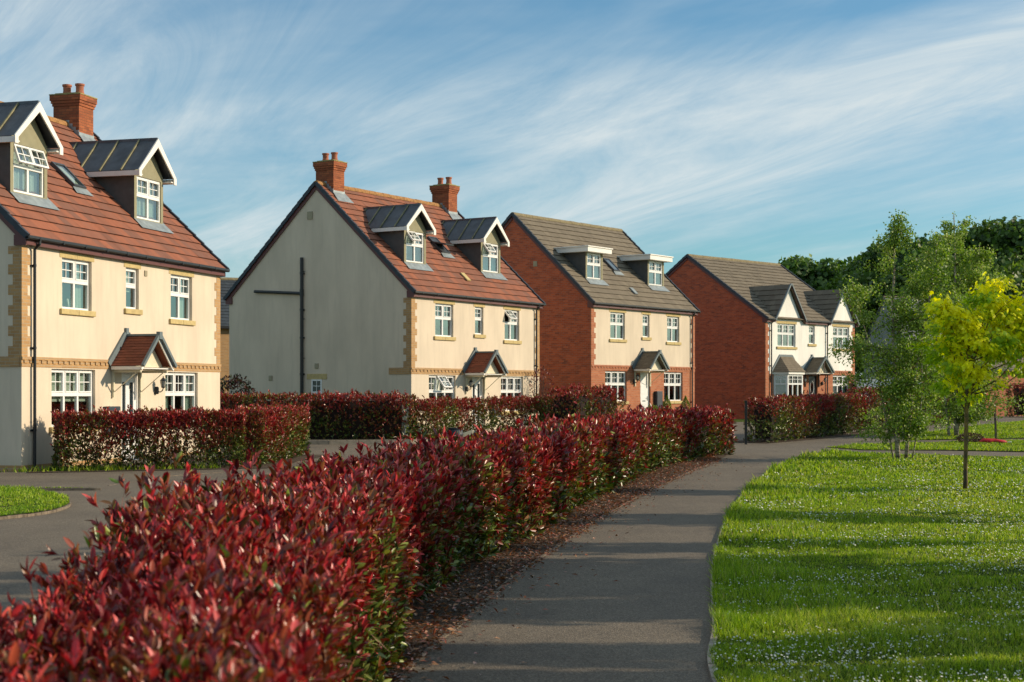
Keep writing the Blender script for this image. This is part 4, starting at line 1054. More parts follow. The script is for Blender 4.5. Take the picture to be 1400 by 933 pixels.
hedge('photinia_hedge', [(h0[0] - 1, h0[1] + .8), (h1_[0] + .05, h1_[1] + .75)], .5, 1.45, 'dark hedge in shade below the blank gable of the second cream house', 140, .10, .28, seed=6)
a0 = (h1_[0] + .35, h1_[1] + 1.0)
hedge('photinia_hedge', [a0, (-1.9, 51.3), (-.2, 53.3), (1.6, 56.0)], .4, 1.25, 'thin see-through photinia hedge across the front of the second cream house', 230, .09, .28, core=False, thin=True, seed=7)
hedge('photinia_hedge', [(1.7, 53.5), (2.9, 55.3), (3.5, 56.0)], .7, 1.55, 'taller bushy photinia clump between the second cream house and brick and cream house', 110, .10, .30, seed=8, ragged=.15)
p0, p1, p2 = at(1022, 607), at(1100, 600), at(1172, 592)
hedge('photinia_hedge', [(p0[0] + .5, p0[1] + .7), (p1[0], p1[1] + .5), (p2[0], p2[1] + .6)], .5, 1.32, 'photinia hedge in front of the farthest detached house beside a black post', 140, .10, .26, seed=9)
q0, q1, q2 = at(1180, 589), at(1265, 581), at(1335, 574)
hedge('photinia_hedge', [(q0[0], q0[1] + .8), (q1[0], q1[1] + .8), (q2[0] + .2, q2[1] + .8)], .5, 1.5, 'red hedge behind the two birch trees across the far road', 70, .12, .32, seed=10)
hedge('photinia_hedge', [(27.4, 84.2), (33, 84.4), (46, 85)], .6, 1.75, 'red hedge at the right edge in front of the low brick building', 60, .13, .40, seed=12)

# soil beds beneath the hedges, fallen leaves
def offset(line, d):
    L = np.array(line, float); out = []
    for i in range(len(L)):
        t = L[min(i + 1, len(L) - 1)] - L[max(i - 1, 0)]; t = t / np.linalg.norm(t); out.append((L[i][0] + t[1] * d, L[i][1] - t[0] * d))
    return out
bedL = [(x - .02, y) for x, y in PATH_L]; cl = smoothline(CL, 8)
sheet('soil_bed', [(-1.6, -1)] + offset(cl, -.62) + [(6.0, 41.7)] + bedL[::-1][:-8] , .008, M['soil'])
def bed(line, w, dz=.012): sheet('soil_bed', offset(line, w) + offset(line, -w)[::-1], dz, M['soil'])
bed([(cA[0] - .6, cA[1] + .4), (cB[0] + .1, cB[1] + .5), (cC[0] - .3, cC[1] + .6)], .75)
bed([(p0[0], p0[1] + .6), (p1[0], p1[1] + .4), (p2[0] + .4, p2[1] + .5)], .75)
n = 14000
bl = np.array(PATH_L); s = NP.uniform(6, 50, n); yy = s; inner = np.interp(yy, [p[1] for p in offset(cl, .3)], [p[0] for p in offset(cl, .3)]); outer = np.interp(yy, bl[:, 1], bl[:, 0])
tt = NP.uniform(-.1, 1, n) ** 1; keep = yy < 42; xx = inner + (outer - inner) * np.where(NP.uniform(0, 1, n) < .93, NP.uniform(0, 1.12, n), 1 + NP.exponential(.28, n))
P = np.stack([xx, yy, ground(yy) + .016 + NP.uniform(0, .02, n)], 1)[keep]; n = len(P)
A = unit(np.concatenate([NP.normal(size=(n, 2)), NP.normal(size=(n, 1)) * .25], 1)); Nn = unit(np.concatenate([NP.normal(size=(n, 2)) * .4, np.ones((n, 1))], 1))
lc = pick([(.26, .10, .04), (.16, .07, .03), (.38, .19, .08), (.11, .06, .03), (.34, .09, .04)], NP.randint(0, 5, n))
tag(scatter('leaf_litter', P, A, Nn, NP.uniform(.035, .07, n), NP.uniform(.008, .015, n), lc, LEAF4, M['leaf']), 'fallen red-brown leaves strewn on the soil along the path hedge', 'leaf litter', kind='stuff')
# green weeds at the hedge foot
pts = [at(530, 865), at(590, 800), at(618, 780), at(645, 765), at(735, 722), at(820, 672), at(705, 735), at(560, 830)]
P = []; 
for (x, y) in pts:
    k = 90; P.append(np.stack([x - .22 + NP.normal(size=k) * .14, y + NP.normal(size=k) * .25, NP.uniform(.02, .3, k) ** 1.0], 1))
P = np.concatenate(P); n = len(P); A = unit(np.concatenate([NP.normal(size=(n, 2)), NP.uniform(0, .8, (n, 1))], 1)); Nn = unit(np.concatenate([NP.normal(size=(n, 2)) * .4, np.ones((n, 1))], 1))
tag(scatter('weeds', P, A, Nn, NP.uniform(.05, .1, n), NP.uniform(.012, .024, n), pick([(.07, .17, .02), (.13, .24, .03), (.04, .11, .02)], NP.randint(0, 3, n)), LEAF8, M['tleaf']), 'broad-leaved green weeds growing out of the foot of the path hedge', 'weeds', kind='stuff')

# ------------------------------------------------------------------ grass and daisies
def inside(poly, X, Y):
    poly = np.array(poly); c = np.zeros(len(X), bool); j = len(poly) - 1
    for i in range(len(poly)):
        xi, yi = poly[i]; xj, yj = poly[j]
        m = ((yi > Y) != (yj > Y)); 
        with np.errstate(divide='ignore', invalid='ignore'): xc = (xj - xi) * (Y - yi) / (yj - yi) + xi
        c ^= m & (X < xc); j = i
    return c
GR = [(.145, .265, .018), (.24, .37, .024), (.36, .48, .035), (.07, .145, .016), (.46, .52, .08), (.48, .40, .18)]
def grass(name, poly, boxes, label, dz, edge=None, hscale=1.0, clip=None):
    Ps = []; Ls = []; Ws = []
    for (x0, x1, y0, y1, den, hh, ww) in boxes:
        n = int((x1 - x0) * (y1 - y0) * den); X = NP.uniform(x0, x1, n); Y = NP.uniform(y0, y1, n)
        k = inside(poly, X, Y) & (np.abs(X) < .345 * Y + 1.2); X, Y = X[k], Y[k]; p = np.stack([X, Y, ground(Y) + dz], 1)
        tuft = np.clip(.85 + .7 * wob(p, 2.2, 31) + .4 * wob(p, 7, 32), .22, 2.1)
        if edge is not None:
            ex = np.interp(Y, edge[:, 1], edge[:, 0]); de = X - ex; tuft = tuft * (1 + .9 * np.exp(-np.clip(de, 0, 9) / .4) * (1 + .5 * wob(p, 2.5, 77)) + .3 * (de < 1.2))
        Ps.append(p); Ls.append(hh * hscale * tuft * NP.uniform(.6, 1.3, len(X))); Ws.append(ww * NP.uniform(.7, 1.3, len(X)))
    P, L, W = map(np.concatenate, (Ps, Ls, Ws)); n = len(P)
    A = unit(np.concatenate([NP.normal(size=(n, 2)) * .38, np.ones((n, 1))], 1)); Nn = unit(NP.normal(size=(n, 3)) * [1, 1, .1])
    w = wob(P, .9, 41) * 1.0 + wob(P, 3.5, 42) * .9; idx = np.clip((1.6 + w * 1.3 + NP.normal(size=n) * 1.1).round(), 0, 4).astype(int); idx[NP.uniform(0, 1, n) < .03] = 5
    C = pick(GR, idx) * NP.uniform(.75, 1.2, n)[:, None]
    return tag(scatter(name, P, A, Nn, L, W, C, BLADE, M['grassm']), label, 'grass', kind='stuff')
LE = np.array(LAWN_EDGE); LE = LE[np.argsort(LE[:, 1])]
grass('grass', LAWN, [(1, 4.6, 7.5, 12, 6400, .047, .0026), (1.3, 6.5, 12, 17, 3400, .046, .0034), (1.6, 9, 17, 24, 1700, .046, .005), (3, 13, 24, 32, 700, .055, .009), (4, 19, 32, 47, 330, .055, .014)], 'short lawn grass dotted with daisies to the right of the footpath', .018, LE)
grass('grass', GA, [(10, 34, 44, 66, 260, .055, .012), (14, 40, 66, 90, 110, .06, .02)], 'grass verge around the base of the far birch across the narrow path', .018)
grass('grass', GB, [(8, 30, 40, 56, 380, .055, .011)], 'narrow grass strip between the two thin paths on the right', .018)
grass('grass', isl, [(-14, -6, 18, 30, 900, .045, .008)], 'sunlit grass island in the tarmac at the left edge', .045)
def clump_grass(name, spots, label, hh=.22):
    P = np.concatenate([np.stack([x + NP.normal(size=k) * sx, y + NP.normal(size=k) * sy, np.full(k, g1(y))], 1) for (x, y, sx, sy, k) in spots]); n = len(P)
    A = unit(np.concatenate([NP.normal(size=(n, 2)) * .35, np.ones((n, 1))], 1)); Nn = unit(NP.normal(size=(n, 3)) * [1, 1, .1])
    return tag(scatter(name, P, A, Nn, hh * NP.uniform(.4, 1.2, n), .012, pick(GR[:5], NP.randint(0, 5, n)) * .9, BLADE, M['grassm']), label, 'grass', kind='stuff')
sp = []
for t in np.linspace(0, 1, 16): x = cA[0] - .6 + (cB[0] - cA[0]) * t; y = cA[1] + .12 + (cB[1] - cA[1]) * t; sp.append((x, y, .3, .12, 35 + 40 * (rnd.random() < .5)))
clump_grass('long_grass', sp, 'rough grass along the foot of the nearest garden hedge', .15)
sp = [(*at(595 + 12 * k, 603 - .3 * k), .5, .3, 120) for k in range(5)]
clump_grass('long_grass', sp, 'grass tufts in front of the thin see-through hedge', .18)
sk = 260; X = NP.uniform(1.2, 9, sk); Y = NP.uniform(8.5, 26, sk); k = inside(LAWN, X, Y); X, Y = X[k], Y[k]; sk = len(X)
tag(scatter('seed_stalks', np.stack([X, Y, ground(Y) + .02], 1), unit(np.concatenate([NP.normal(size=(sk, 2)) * .2, np.ones((sk, 1))], 1)), unit(NP.normal(size=(sk, 3)) * [1, 1, .1]), NP.uniform(.1, .19, sk), .0025, pick([(.5, .42, .2), (.42, .38, .14)], NP.randint(0, 2, sk)), BLADE, M['grassm']), 'thin straw-coloured seed stalks standing above the lawn', 'grass', kind='stuff')
# daisies
n = 30000; Y = NP.uniform(8.5 ** .5, 44 ** .5, n) ** 2; X = NP.uniform(.0, 1, n) * (Y * .36) + .9
k = inside(LAWN, X, Y); X, Y = X[k], Y[k]; p = np.stack([X, Y, ground(Y) + .045], 1)
m = 1.5 * wob(p, 1.0, 51) + .8 * wob(p, 3.0, 52) - .05 + .35 * np.clip((X - 2.2) / 3, -1, 1); k = (m + NP.normal(size=len(m)) * .35 > .42) & (NP.uniform(0, 1, len(m)) < np.clip(14 / p[:, 1], .3, 1)); p = p[k]; n = len(p)
p[:, 2] += NP.uniform(0, .035, n)
Aup = np.tile([[1, 0, 0]], (n, 1)) + NP.normal(size=(n, 3)) * .3; Nn = unit(np.array([[.45, -.3, 1]]) + NP.normal(size=(n, 3)) * .35)
sz = NP.uniform(.009, .018, n) * np.clip(p[:, 1] / 14, .9, 2.0)
tag(scatter('daisies', p, Aup, Nn, sz, sz, None, FLOWER, M['petal']), 'small white daisies scattered through the lawn', 'daisies', kind='stuff')

# ------------------------------------------------------------------ trees
def grow(r, p, d, length, nseg, wander, lift=0.0):
    pts = [Vector(p)]; d = Vector(d).normalized()
    for k in range(nseg):
        d = (d + Vector(r.normal(size=3)) * wander + Vector((0, 0, lift))).normalized(); pts.append(pts[-1] + d * length / nseg)
    return pts
def leaves_at(name, root, r, centres, spread, count, size, cols, tmpl, mat, droop=.0, wr=.38, sun=(.93, .0, .36)):
    C = np.array(centres); n = count; idx = r.randint(0, len(C), n)
    sc = spread if hasattr(spread, '__len__') else (spread, spread, spread)
    P = C[idx] + r.normal(size=(n, 3)) * np.array(sc)
    A = unit(r.normal(size=(n, 3)) + np.array([0, 0, -droop])); Nn = unit(r.normal(size=(n, 3)) + np.array([.5, -.2, .9]))
    s = size * r.uniform(.6, 1.3, n)
    col = cols(P, n)
    return scatter(name, P, A, Nn, s, s * wr, col, tmpl, mat, root)
def birch(px_base, height, stems, label, seed, rad, nleaf, leaf=.055, low=.9, Ywid=1.0):
    r = np.random.RandomState(seed); bx, by = px_base; root = empty('birch_tree', (bx, by, g1(by))); tag(root, label, 'tree', 'birch trees')
    cen = []; br = MB()
    for (dx, dy, lean, hh, rr) in stems:
        st = MB(); pts = grow(r, (dx, dy, -.05), (lean[0], lean[1], 1), hh, 9, .035, .05)
        st.tube(pts, [rr * (1 - .9 * k / 9) ** .9 + .004 for k in range(10)], 9); st.build('trunk', M['birch'], root, smooth=True)
        for k in range(int(hh * 7)):
            t = r.uniform(low / hh, .985); j = min(int(t * 9), 8); p = pts[j].lerp(pts[j + 1], t * 9 - j); az = r.uniform(0, 6.28)
            prof = (.6 + .4 * min(1, (t * hh - low + .3) / 1.0)) * (1 - max(0, t - .5) / .5) ** .8 + .19
            ln = rad * prof * r.uniform(.65, 1.15); b = grow(r, p, (math.cos(az), math.sin(az) * Ywid, r.uniform(.25, .9)), ln, 5, .12, -.03)
            br.tube(b, [.012 * (1 - .8 * q / 5) + .002 for q in range(6)], 4, False)
            for q in range(1, 6):
                cen.append(tuple(b[q]))
                if q >= 2:
                    tw = grow(r, b[q], (r.normal(), r.normal(), r.uniform(-.7, .3)), ln * .32, 3, .2, -.1); br.tube(tw, [.004, .003, .002, .001], 3, False); cen += [tuple(x) for x in tw[1:]]
        cen += [tuple(pts[-1]), tuple(pts[-1].lerp(pts[-2], .5))]
    br.build('branches', M['twig'], root)
    def cols(P, n):
        w = wob(P, 1.6, seed) * .9 + r.normal(size=n) * .7; i = np.clip((1.5 + w).round(), 0, 3).astype(int)
        return pick([(.085, .15, .024), (.16, .26, .035), (.26, .37, .055), (.46, .52, .16)], i) * r.uniform(.8, 1.2, n)[:, None]
    leaves_at('crown', root, r, cen, .085, nleaf, leaf, cols, LEAF4, M['tleaf'], .7, .4)
    return root
b1 = at(1228, 629)
birch(b1, 6.8, [(0, 0, (-.03, 0), 6.05, .06), (.2, .05, (.06, .02), 5.5, .045), (-.03, .3, (-.15, .05), 4.7, .022), (.3, -.1, (.17, 0), 4.5, .014)], 'multi-stemmed young birch standing on the lawn just beyond the path bend', 61, .92, 31000, .06, low=.55)
b2 = at(1308, 597)
birch(b2, 8.6, [(0, 0, (-.04, .02), 7.6, .08), (.3, .1, (.1, 0), 6.6, .06), (-.25, 0, (-.13, 0), 6.4, .05), (.1, .3, (.2, .1), 6.2, .035)], 'second birch with many stems, farther back beyond the narrow paths', 62, 1.45, 44000, .075, low=.4)
# golden maple
def maple(px_base, label, seed, clumps, trunk_h, cols3, nper=520, leaf=.10, extra=None, name='maple_tree', trunk=.04):
    r = np.random.RandomState(seed); bx, by = px_base; root = empty(name, (bx, by, g1(by))); tag(root, label, 'tree')
    st = MB(); pts = grow(r, (0, 0, -.05), (0, 0, 1), trunk_h, 10, .012, .0); rad = [trunk * (1.25 if k == 0 else 1 - .35 * k / 10) for k in range(11)]; st.tube(pts, rad, 12); st.build('trunk', M['lichen'], root, smooth=True)
    br = MB(); cen = []; sp = []
    top = pts[-1]
    for (cx, cy, cz, rx, rz, dens) in clumps:
        c = Vector((cx, cy, cz)); j = 5 + r.randint(0, 5); s0 = pts[min(10, max(4, int(cz / trunk_h * 8)))]
        mid = s0.lerp(c, .5) + Vector((0, 0, -.12)); b = [s0, s0.lerp(mid, .5), mid, mid.lerp(c, .5) + Vector((0, 0, .04)), c]; br.tube(b, [trunk * .4, trunk * .34, trunk * .28, trunk * .2, trunk * .12], 6, False)
        for k in range(9):
            e = c + Vector((r.normal() * rx * .7, r.normal() * rx * .7, abs(r.normal()) * rz * .6)); br.tube([mid.lerp(c, .7), (mid.lerp(c, .7) + e) / 2 + Vector((0, 0, .03)), e], [.007, .005, .002], 4, False)
        n = int(nper * dens); q = r.normal(size=(n, 3)) * .52; sub = r.normal(size=(7, 3)) * .62; w_ = r.randint(0, 7, n); q = np.where(r.uniform(0, 1, (n, 1)) < .7, sub[w_] + r.normal(size=(n, 3)) * .24, q)
        P = np.array(c) + q * np.array([rx, rx, rz]) * 1.0 + r.normal(size=(n, 3)) * .02
        cen.append(P); sp.append(q)
    br.build('branches', M['lichen'], root)
    P = np.concatenate(cen); q = np.concatenate(sp); n = len(P)
    P[:, 2] += .06 * wob(P, 6, seed)
    A = unit(np.concatenate([q[:, :2] * .9 + r.normal(size=(n, 2)) * .5, -.75 + r.normal(size=(n, 1)) * .3], 1)); Nn = unit(q * .7 + np.array([.5, -.1, .8]) + r.normal(size=(n, 3)) * .3)
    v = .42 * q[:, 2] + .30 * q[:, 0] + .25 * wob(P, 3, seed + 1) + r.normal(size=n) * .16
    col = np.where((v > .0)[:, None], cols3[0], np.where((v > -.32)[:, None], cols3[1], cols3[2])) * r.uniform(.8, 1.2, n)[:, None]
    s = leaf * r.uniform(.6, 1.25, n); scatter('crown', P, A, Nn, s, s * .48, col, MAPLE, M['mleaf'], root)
    return root
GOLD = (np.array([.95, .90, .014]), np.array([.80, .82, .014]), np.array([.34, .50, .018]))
mp = at(1320, 671)
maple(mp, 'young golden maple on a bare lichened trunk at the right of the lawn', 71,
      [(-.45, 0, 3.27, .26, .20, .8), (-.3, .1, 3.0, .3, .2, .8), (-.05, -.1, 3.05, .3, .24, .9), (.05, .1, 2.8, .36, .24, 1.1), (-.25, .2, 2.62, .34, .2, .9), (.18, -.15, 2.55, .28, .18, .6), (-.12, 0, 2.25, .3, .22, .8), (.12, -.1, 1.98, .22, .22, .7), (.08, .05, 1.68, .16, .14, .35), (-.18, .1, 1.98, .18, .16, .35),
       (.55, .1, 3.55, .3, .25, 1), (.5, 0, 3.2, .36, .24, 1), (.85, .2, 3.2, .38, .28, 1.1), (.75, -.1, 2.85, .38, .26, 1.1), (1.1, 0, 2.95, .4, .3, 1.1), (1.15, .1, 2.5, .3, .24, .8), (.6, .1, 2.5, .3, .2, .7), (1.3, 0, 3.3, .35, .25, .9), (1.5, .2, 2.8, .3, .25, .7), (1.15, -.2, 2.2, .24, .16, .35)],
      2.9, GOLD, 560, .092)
GRN = (np.array([.12, .19, .02]), np.array([.08, .14, .02]), np.array([.05, .09, .015]))
def round_clumps(r, n, rad, zc, rz): return [(r.normal() * rad * .5, r.normal() * rad * .5, zc + r.normal() * rz * .55, rad * .38, rz * .34, .5) for _ in range(n)]
# trees of the same planting just outside the frame on the right: their shadows cross the lawn and path
for i, (x, y, hc, rad, rz, n, lab) in enumerate([
        (13.0, 27.2, 4.2, .5, 1.5, 8, 'slim young lawn tree out of view on the right, farthest of its row'),
        (12.2, 21.4, 4.4, .8, 1.7, 14, 'lawn tree out of view on the right, second from the far end'),
        (11.6, 17.7, 4.5, .6, 1.8, 11, 'narrow-crowned lawn tree out of view on the right, third from the far end'),
        (11.8, 14.9, 4.6, 1.1, 2.0, 26, 'largest full-crowned lawn tree out of view on the right'),
        (10.6, 12.8, 4.2, 1.0, 2.0, 24, 'broad leafy lawn tree out of view on the right beside the largest'),
        (11.4, 10.75, 4.4, .35, 1.6, 8, 'very thin lawn tree out of view on the right, second nearest the camera'),
        (10.4, 9.85, 4.2, .3, 1.7, 8, 'thinnest lawn tree out of view on the right'),
        (10.8, 6.6, 3.8, 1.0, 1.5, 14, 'lawn tree out of view on the right level with the camera')]):
    r_ = np.random.RandomState(90 + i)
    maple((x, y), lab, 90 + i, round_clumps(r_, n, rad, hc, rz), hc, GRN, 900 if rad > .75 else 620, .16, name='lawn_tree', trunk=.07)

# background wood: broadleaf trees
def broadleaf(x, y, ht, rad, label, seed, tone, nclump=34, nleaf=9000, leaf=.62):
    r = np.random.RandomState(seed); root = empty('woodland_tree', (x, y, .4)); tag(root, label, 'tree', 'woodland trees behind the estate')
    t = MB(); pts = grow(r, (0, 0, -.3), (0, 0, 1), ht * .75, 8, .05, .02); t.tube(pts, [.4 * (1 - .1 * k) for k in range(9)], 8); t.build('trunk', M['bark'], root, smooth=True)
    br = MB(); P = []; Q = []
    for k in range(nclump):
        a = r.uniform(0, 6.28); zz = ht * r.uniform(.22, .92); pr = math.sqrt(max(.05, 1 - ((zz / ht - .5) / .52) ** 2)); d = rad * pr * r.uniform(.45, .95)
        c = Vector((math.cos(a) * d, math.sin(a) * d, zz)); br.tube([pts[min(8, int(zz / ht * 7))], (pts[min(8, int(zz / ht * 7))] + c) / 2 + Vector((0, 0, .3)), c], [.16, .1, .04], 5, False)
        cr = rad * r.uniform(.26, .42); n = nleaf // nclump; q = unit(r.normal(size=(n, 3))); q[:, 2] = np.abs(q[:, 2]) * 1.0 - .25 * (r.uniform(0, 1, n) < .45)
        P.append(np.array(c) + q * (cr * r.uniform(.7, 1.08, n)[:, None]) * np.array([1, 1, .75]) + r.normal(size=(n, 3)) * .15); Q.append(q)
    br.build('branches', M['bark'], root)
    P = np.concatenate(P); q = np.concatenate(Q); n = len(P)
    A = unit(r.normal(size=(n, 3))); Nn = unit(q + r.normal(size=(n, 3)) * .5)
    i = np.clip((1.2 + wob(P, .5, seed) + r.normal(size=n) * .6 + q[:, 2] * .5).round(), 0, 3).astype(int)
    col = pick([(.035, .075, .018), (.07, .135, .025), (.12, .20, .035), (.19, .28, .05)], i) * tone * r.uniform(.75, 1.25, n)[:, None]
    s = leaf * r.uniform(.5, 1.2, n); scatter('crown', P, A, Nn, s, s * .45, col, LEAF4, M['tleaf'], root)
    return root
WOOD = [(1112, 352, 175, 5.5, 1.15, 'lower rounded woodland tree just right of the farthest house roof'),
        (1155, 340, 170, 6.5, 1.0, 'broad dark woodland tree left of the front birch'),
        (1195, 342, 190, 7, .75, 'darkest woodland tree directly behind the front birch'),
        (1240, 330, 165, 7, .95, 'woodland tree behind the right flank of the front birch'),
        (1292, 322, 160, 7.5, 1.0, 'wide woodland tree directly behind the far birch'),
        (1345, 322, 165, 7, 1.25, 'brightest green woodland tree right of the far birch'),
        (1395, 308, 150, 7.5, .9, 'tallest woodland tree at the right edge behind the golden maple'),
        (1450, 316, 160, 8, .9, 'woodland tree just beyond the right edge of the view'),
        (1265, 360, 140, 6, .8, 'shorter shadowy woodland tree low between the two birches'),
        (1350, 372, 138, 6, .75, 'shorter shadowy woodland tree low behind the golden maple')]
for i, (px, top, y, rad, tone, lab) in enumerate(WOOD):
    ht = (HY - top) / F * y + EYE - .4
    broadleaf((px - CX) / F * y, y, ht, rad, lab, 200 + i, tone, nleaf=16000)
# far wood seen as one mass round the estate
n = 26000; a = NP.uniform(R(20), R(150), n); rr = NP.uniform(240, 262, n); P = np.stack([np.cos(a) * rr, np.sin(a) * rr, NP.uniform(0, 1, n) ** .8 * (7 + 2.2 * np.sin(a * 41) + 1.5 * np.sin(a * 97))], 1)
tag(scatter('distant_wood', P, unit(NP.normal(size=(n, 3))), unit(NP.normal(size=(n, 3)) + [0, -1, 1]), NP.uniform(1.2, 2.4, n), .7, pick([(.02, .04, .015), (.035, .07, .02), (.05, .09, .02)], NP.randint(0, 3, n)), LEAF4, M['tleaf']), 'low dark line of distant woodland behind the houses', 'woodland', kind='stuff')

# ------------------------------------------------------------------ shrubs and small things
def bush(name, x, y, rx, rz, zc, label, cat, seed, cols, n=1500, leaf=.06, cone=False, twigs=14, fill=.5):
    r = np.random.RandomState(seed); root = empty(name, (x, y, g1(y))); tag(root, label, cat)
    q = unit(r.normal(size=(n, 3))) * (r.uniform(fill, 1, n) ** .5)[:, None]; P = q * np.array([rx, rx, rz]) + np.array([0, 0, zc])
    if cone: t = np.clip((P[:, 2] - zc + rz) / (2 * rz), 0, 1); P[:, :2] *= (1.35 * (1 - t) + .12)[:, None]
    col = pick(cols, r.randint(0, len(cols), n)) * r.uniform(.7, 1.3, n)[:, None]
    s = leaf * r.uniform(.6, 1.2, n); scatter('foliage', P, unit(q + r.normal(size=(n, 3)) * .7 + [0, 0, .4]), unit(r.normal(size=(n, 3)) + q), s, s * .3, col, LEAF4, M['tleaf'], root)
    st = MB()
    for k in range(twigs):
        e = Vector((r.normal() * rx * .5, r.normal() * rx * .5, zc + rz * r.uniform(-.2, .9))); st.tube([(0, 0, -.02), (e.x * .4, e.y * .4, e.z * .5), tuple(e)], [.014, .009, .003], 5, False)
    st.build('stems', M['twig'], root); return root
GD = [(.03, .07, .015), (.05, .10, .02), (.02, .05, .012)]; GB_ = [(.12, .2, .02), (.2, .27, .03), (.08, .15, .02)]
def local(h, u, v):
    t = h.rotation_euler.z; return (h.location.x + u * math.cos(t) - v * math.sin(t), h.location.y + u * math.sin(t) + v * math.cos(t))
bush('topiary_ball', *local(H4, 4.95, -1.0), .5, .42, .62, 'clipped dark green topiary ball beside the black front door', 'topiary', 301, GD, 3200, .05, fill=.85)
bush('conifer', *local(H3, 4.85, -.75), .2, .36, .85, 'small cone-shaped green conifer just right of the plain white front door', 'shrub', 302, GB_, 1100, .05, True)
bush('conifer', *local(H3, 6.45, -.75), .2, .34, .85, 'small cone-shaped conifer under the right ground-floor window of the brick and cream house', 'shrub', 303, GB_, 1100, .05, True)
bush('dark_shrub', -9.45, 52.2, .8, .95, 1.15, 'dark reddish shrub in shade at the rear corner of the blank gable', 'shrub', 304, [(.05, .02, .018), (.03, .045, .015), (.08, .03, .025)], 1900, .11)
bush('twiggy_shrub', 1.15, 59.0, .5, .85, 1.6, 'sparse twiggy red shrub at the right corner of the second cream house', 'shrub', 305, [(.15, .03, .03), (.1, .03, .025)], 330, .09, twigs=26)
bush('brown_shrub', *at(1327, 606), .42, .16, .14, 'low withered brown plant lying in the grass near the red bag', 'plant', 306, [(.09, .055, .035), (.05, .03, .02)], 700, .06)
bush('garden_plant', *local(H1, 5.6, -1.6), .35, .4, .5, 'green leafy garden plant behind the nearest garden hedge', 'plant', 307, GD + GB_, 900, .08)
bush('garden_plant', *local(H3, 2.6, -1.4), .35, .3, .5, 'yellow-green plant below the left ground-floor window of the brick and cream house', 'plant', 308, GB_, 800, .07)
# red bag
r = np.random.RandomState(5); bx, by = at(1358, 607); prof = []
mb = MB(); pts = [(-.42, 0, .05), (-.3, .02, .09), (-.12, 0, .075), (.05, .03, .08), (.2, .0, .06), (.36, .03, .05), (.47, .02, .03)]
mb.tube(pts, [.02, .075, .085, .07, .08, .055, .012], 10)
o = mb.build('plastic_bag', M['redplastic'], None, smooth=True); o.location = (bx, by, g1(by)); tag(o, 'crumpled bright red plastic bag lying on the grass verge', 'bag')
for v in o.data.vertices: v.co += Vector(r.normal(size=3)) * .012
# white tag end of the bag
t_ = MB().tube([(.44, .02, .03), (.56, .0, .035)], [.03, .045], 8).build('bag_neck', M['petal'], o)
# sapling with stake
sx, sy = at(1361, 604)
sp_ = empty('young_sapling', (sx, sy, g1(sy))); tag(sp_, 'thin bare sapling tied to a dark stake beside the red bag', 'sapling')
MB().tube([(0, 0, -.05), (-.01, 0, .45), (-.03, 0, .95)], .022, 8).build('stake', M['black'], sp_)
st = MB(); rs = np.random.RandomState(8)
tr_ = grow(rs, (.05, 0, -.02), (-.03, 0, 1), 2.3, 7, .04); st.tube(tr_, [.016, .014, .012, .01, .008, .006, .004, .002], 6)
cen = []
for k in range(9): b = grow(rs, tr_[2 + k % 5], (rs.normal(), rs.normal(), 1.2), .45, 3, .15); st.tube(b, [.005, .004, .003, .001], 4, False); cen += [tuple(x) for x in b[1:]]
st.build('trunk', M['twig'], sp_)
leaves_at('crown', sp_, rs, cen, .06, 260, .07, lambda P, n: pick([(.08, .14, .02), (.12, .19, .03)], rs.randint(0, 2, n)), LEAF4, M['tleaf'])
# black post at the end of the far hedge
px_, py_ = at(1020.5, 608); pst = MB(); pst.box(-.035, .035, -.035, .035, -.1, 1.3); pst.box(-.045, .045, -.045, .045, 1.301, 1.33)
o = pst.build('gate_post', M['black'], None, bevel=.008); o.location = (px_, py_ + .1, g1(py_)); tag(o, 'black wooden post at the left end of the hedge before the farthest detached house', 'post')
# wheelie bin at the far house
def wheelie(x, y, rz, label):
    e = empty('wheelie_bin', (x, y, .41), rz); tag(e, label, 'bin')
    b = MB(); lo = [(-.2, -.22, .12), (.2, -.22, .12), (.2, .22, .12), (-.2, .22, .12)]; hi = [(-.27, -.33, .98), (.27, -.33, .98), (.27, .3, .98), (-.27, .3, .98)]
    b.face(lo[::-1]); b.face(hi)
    for k in range(4): b.face([lo[k], lo[(k + 1) % 4], hi[(k + 1) % 4], hi[k]])
    b.build('bin_body', M['black'], e, bevel=.02)
    l = MB(); l.extrude([(-.3, -.37, .985), (.3, -.37, .985), (.3, .34, 1.02), (-.3, .34, 1.02)], (0, 0, .05)); l.tube([(-.25, .4, 1.0), (.25, .4, 1.0)], .018, 8); l.build('bin_lid', M['black'], e, bevel=.012)
    for s in (-1, 1): MB().tube([(s * .2, .24, .11), (s * .26, .24, .11)], .11, 14).build('wheel', M['tyre'], e)
wheelie(*local(H4, 3.25, -.75), H4.rotation_euler.z, 'black wheelie bin standing between the bay window and the black front door')
# pots at the second house
ptx, pty = at(622, 603.5)
e = empty('plant_pot', (ptx, pty, g1(pty)), 0); tag(e, 'dark rounded garden pot on the grass before the thin hedge', 'plant pot')
MB().lathe((0, 0, 0), [(.14, 0), (.22, .08), (.27, .22), (.25, .34), (.2, .38), (.23, .4), (.23, .43), (.19, .43), (.18, .3)], 20).build('pot', M['navy'], e, smooth=False)
MB().lathe((0, 0, .3), [(.18, 0), (.17, .03), (.05, .05)], 16).build('soil', M['soil'], e)
tx, ty = at(634, 603.2); o = MB().beam((-.3, 0, .02), (.3, .1, .22), (0, 1, 0), (0, 0, 1), .22, .14).build('timber_block', M['creamwood'], None, bevel=.01); o.location = (tx, ty, g1(ty)); tag(o, 'pale timber block lying beside the dark garden pot', 'timber')
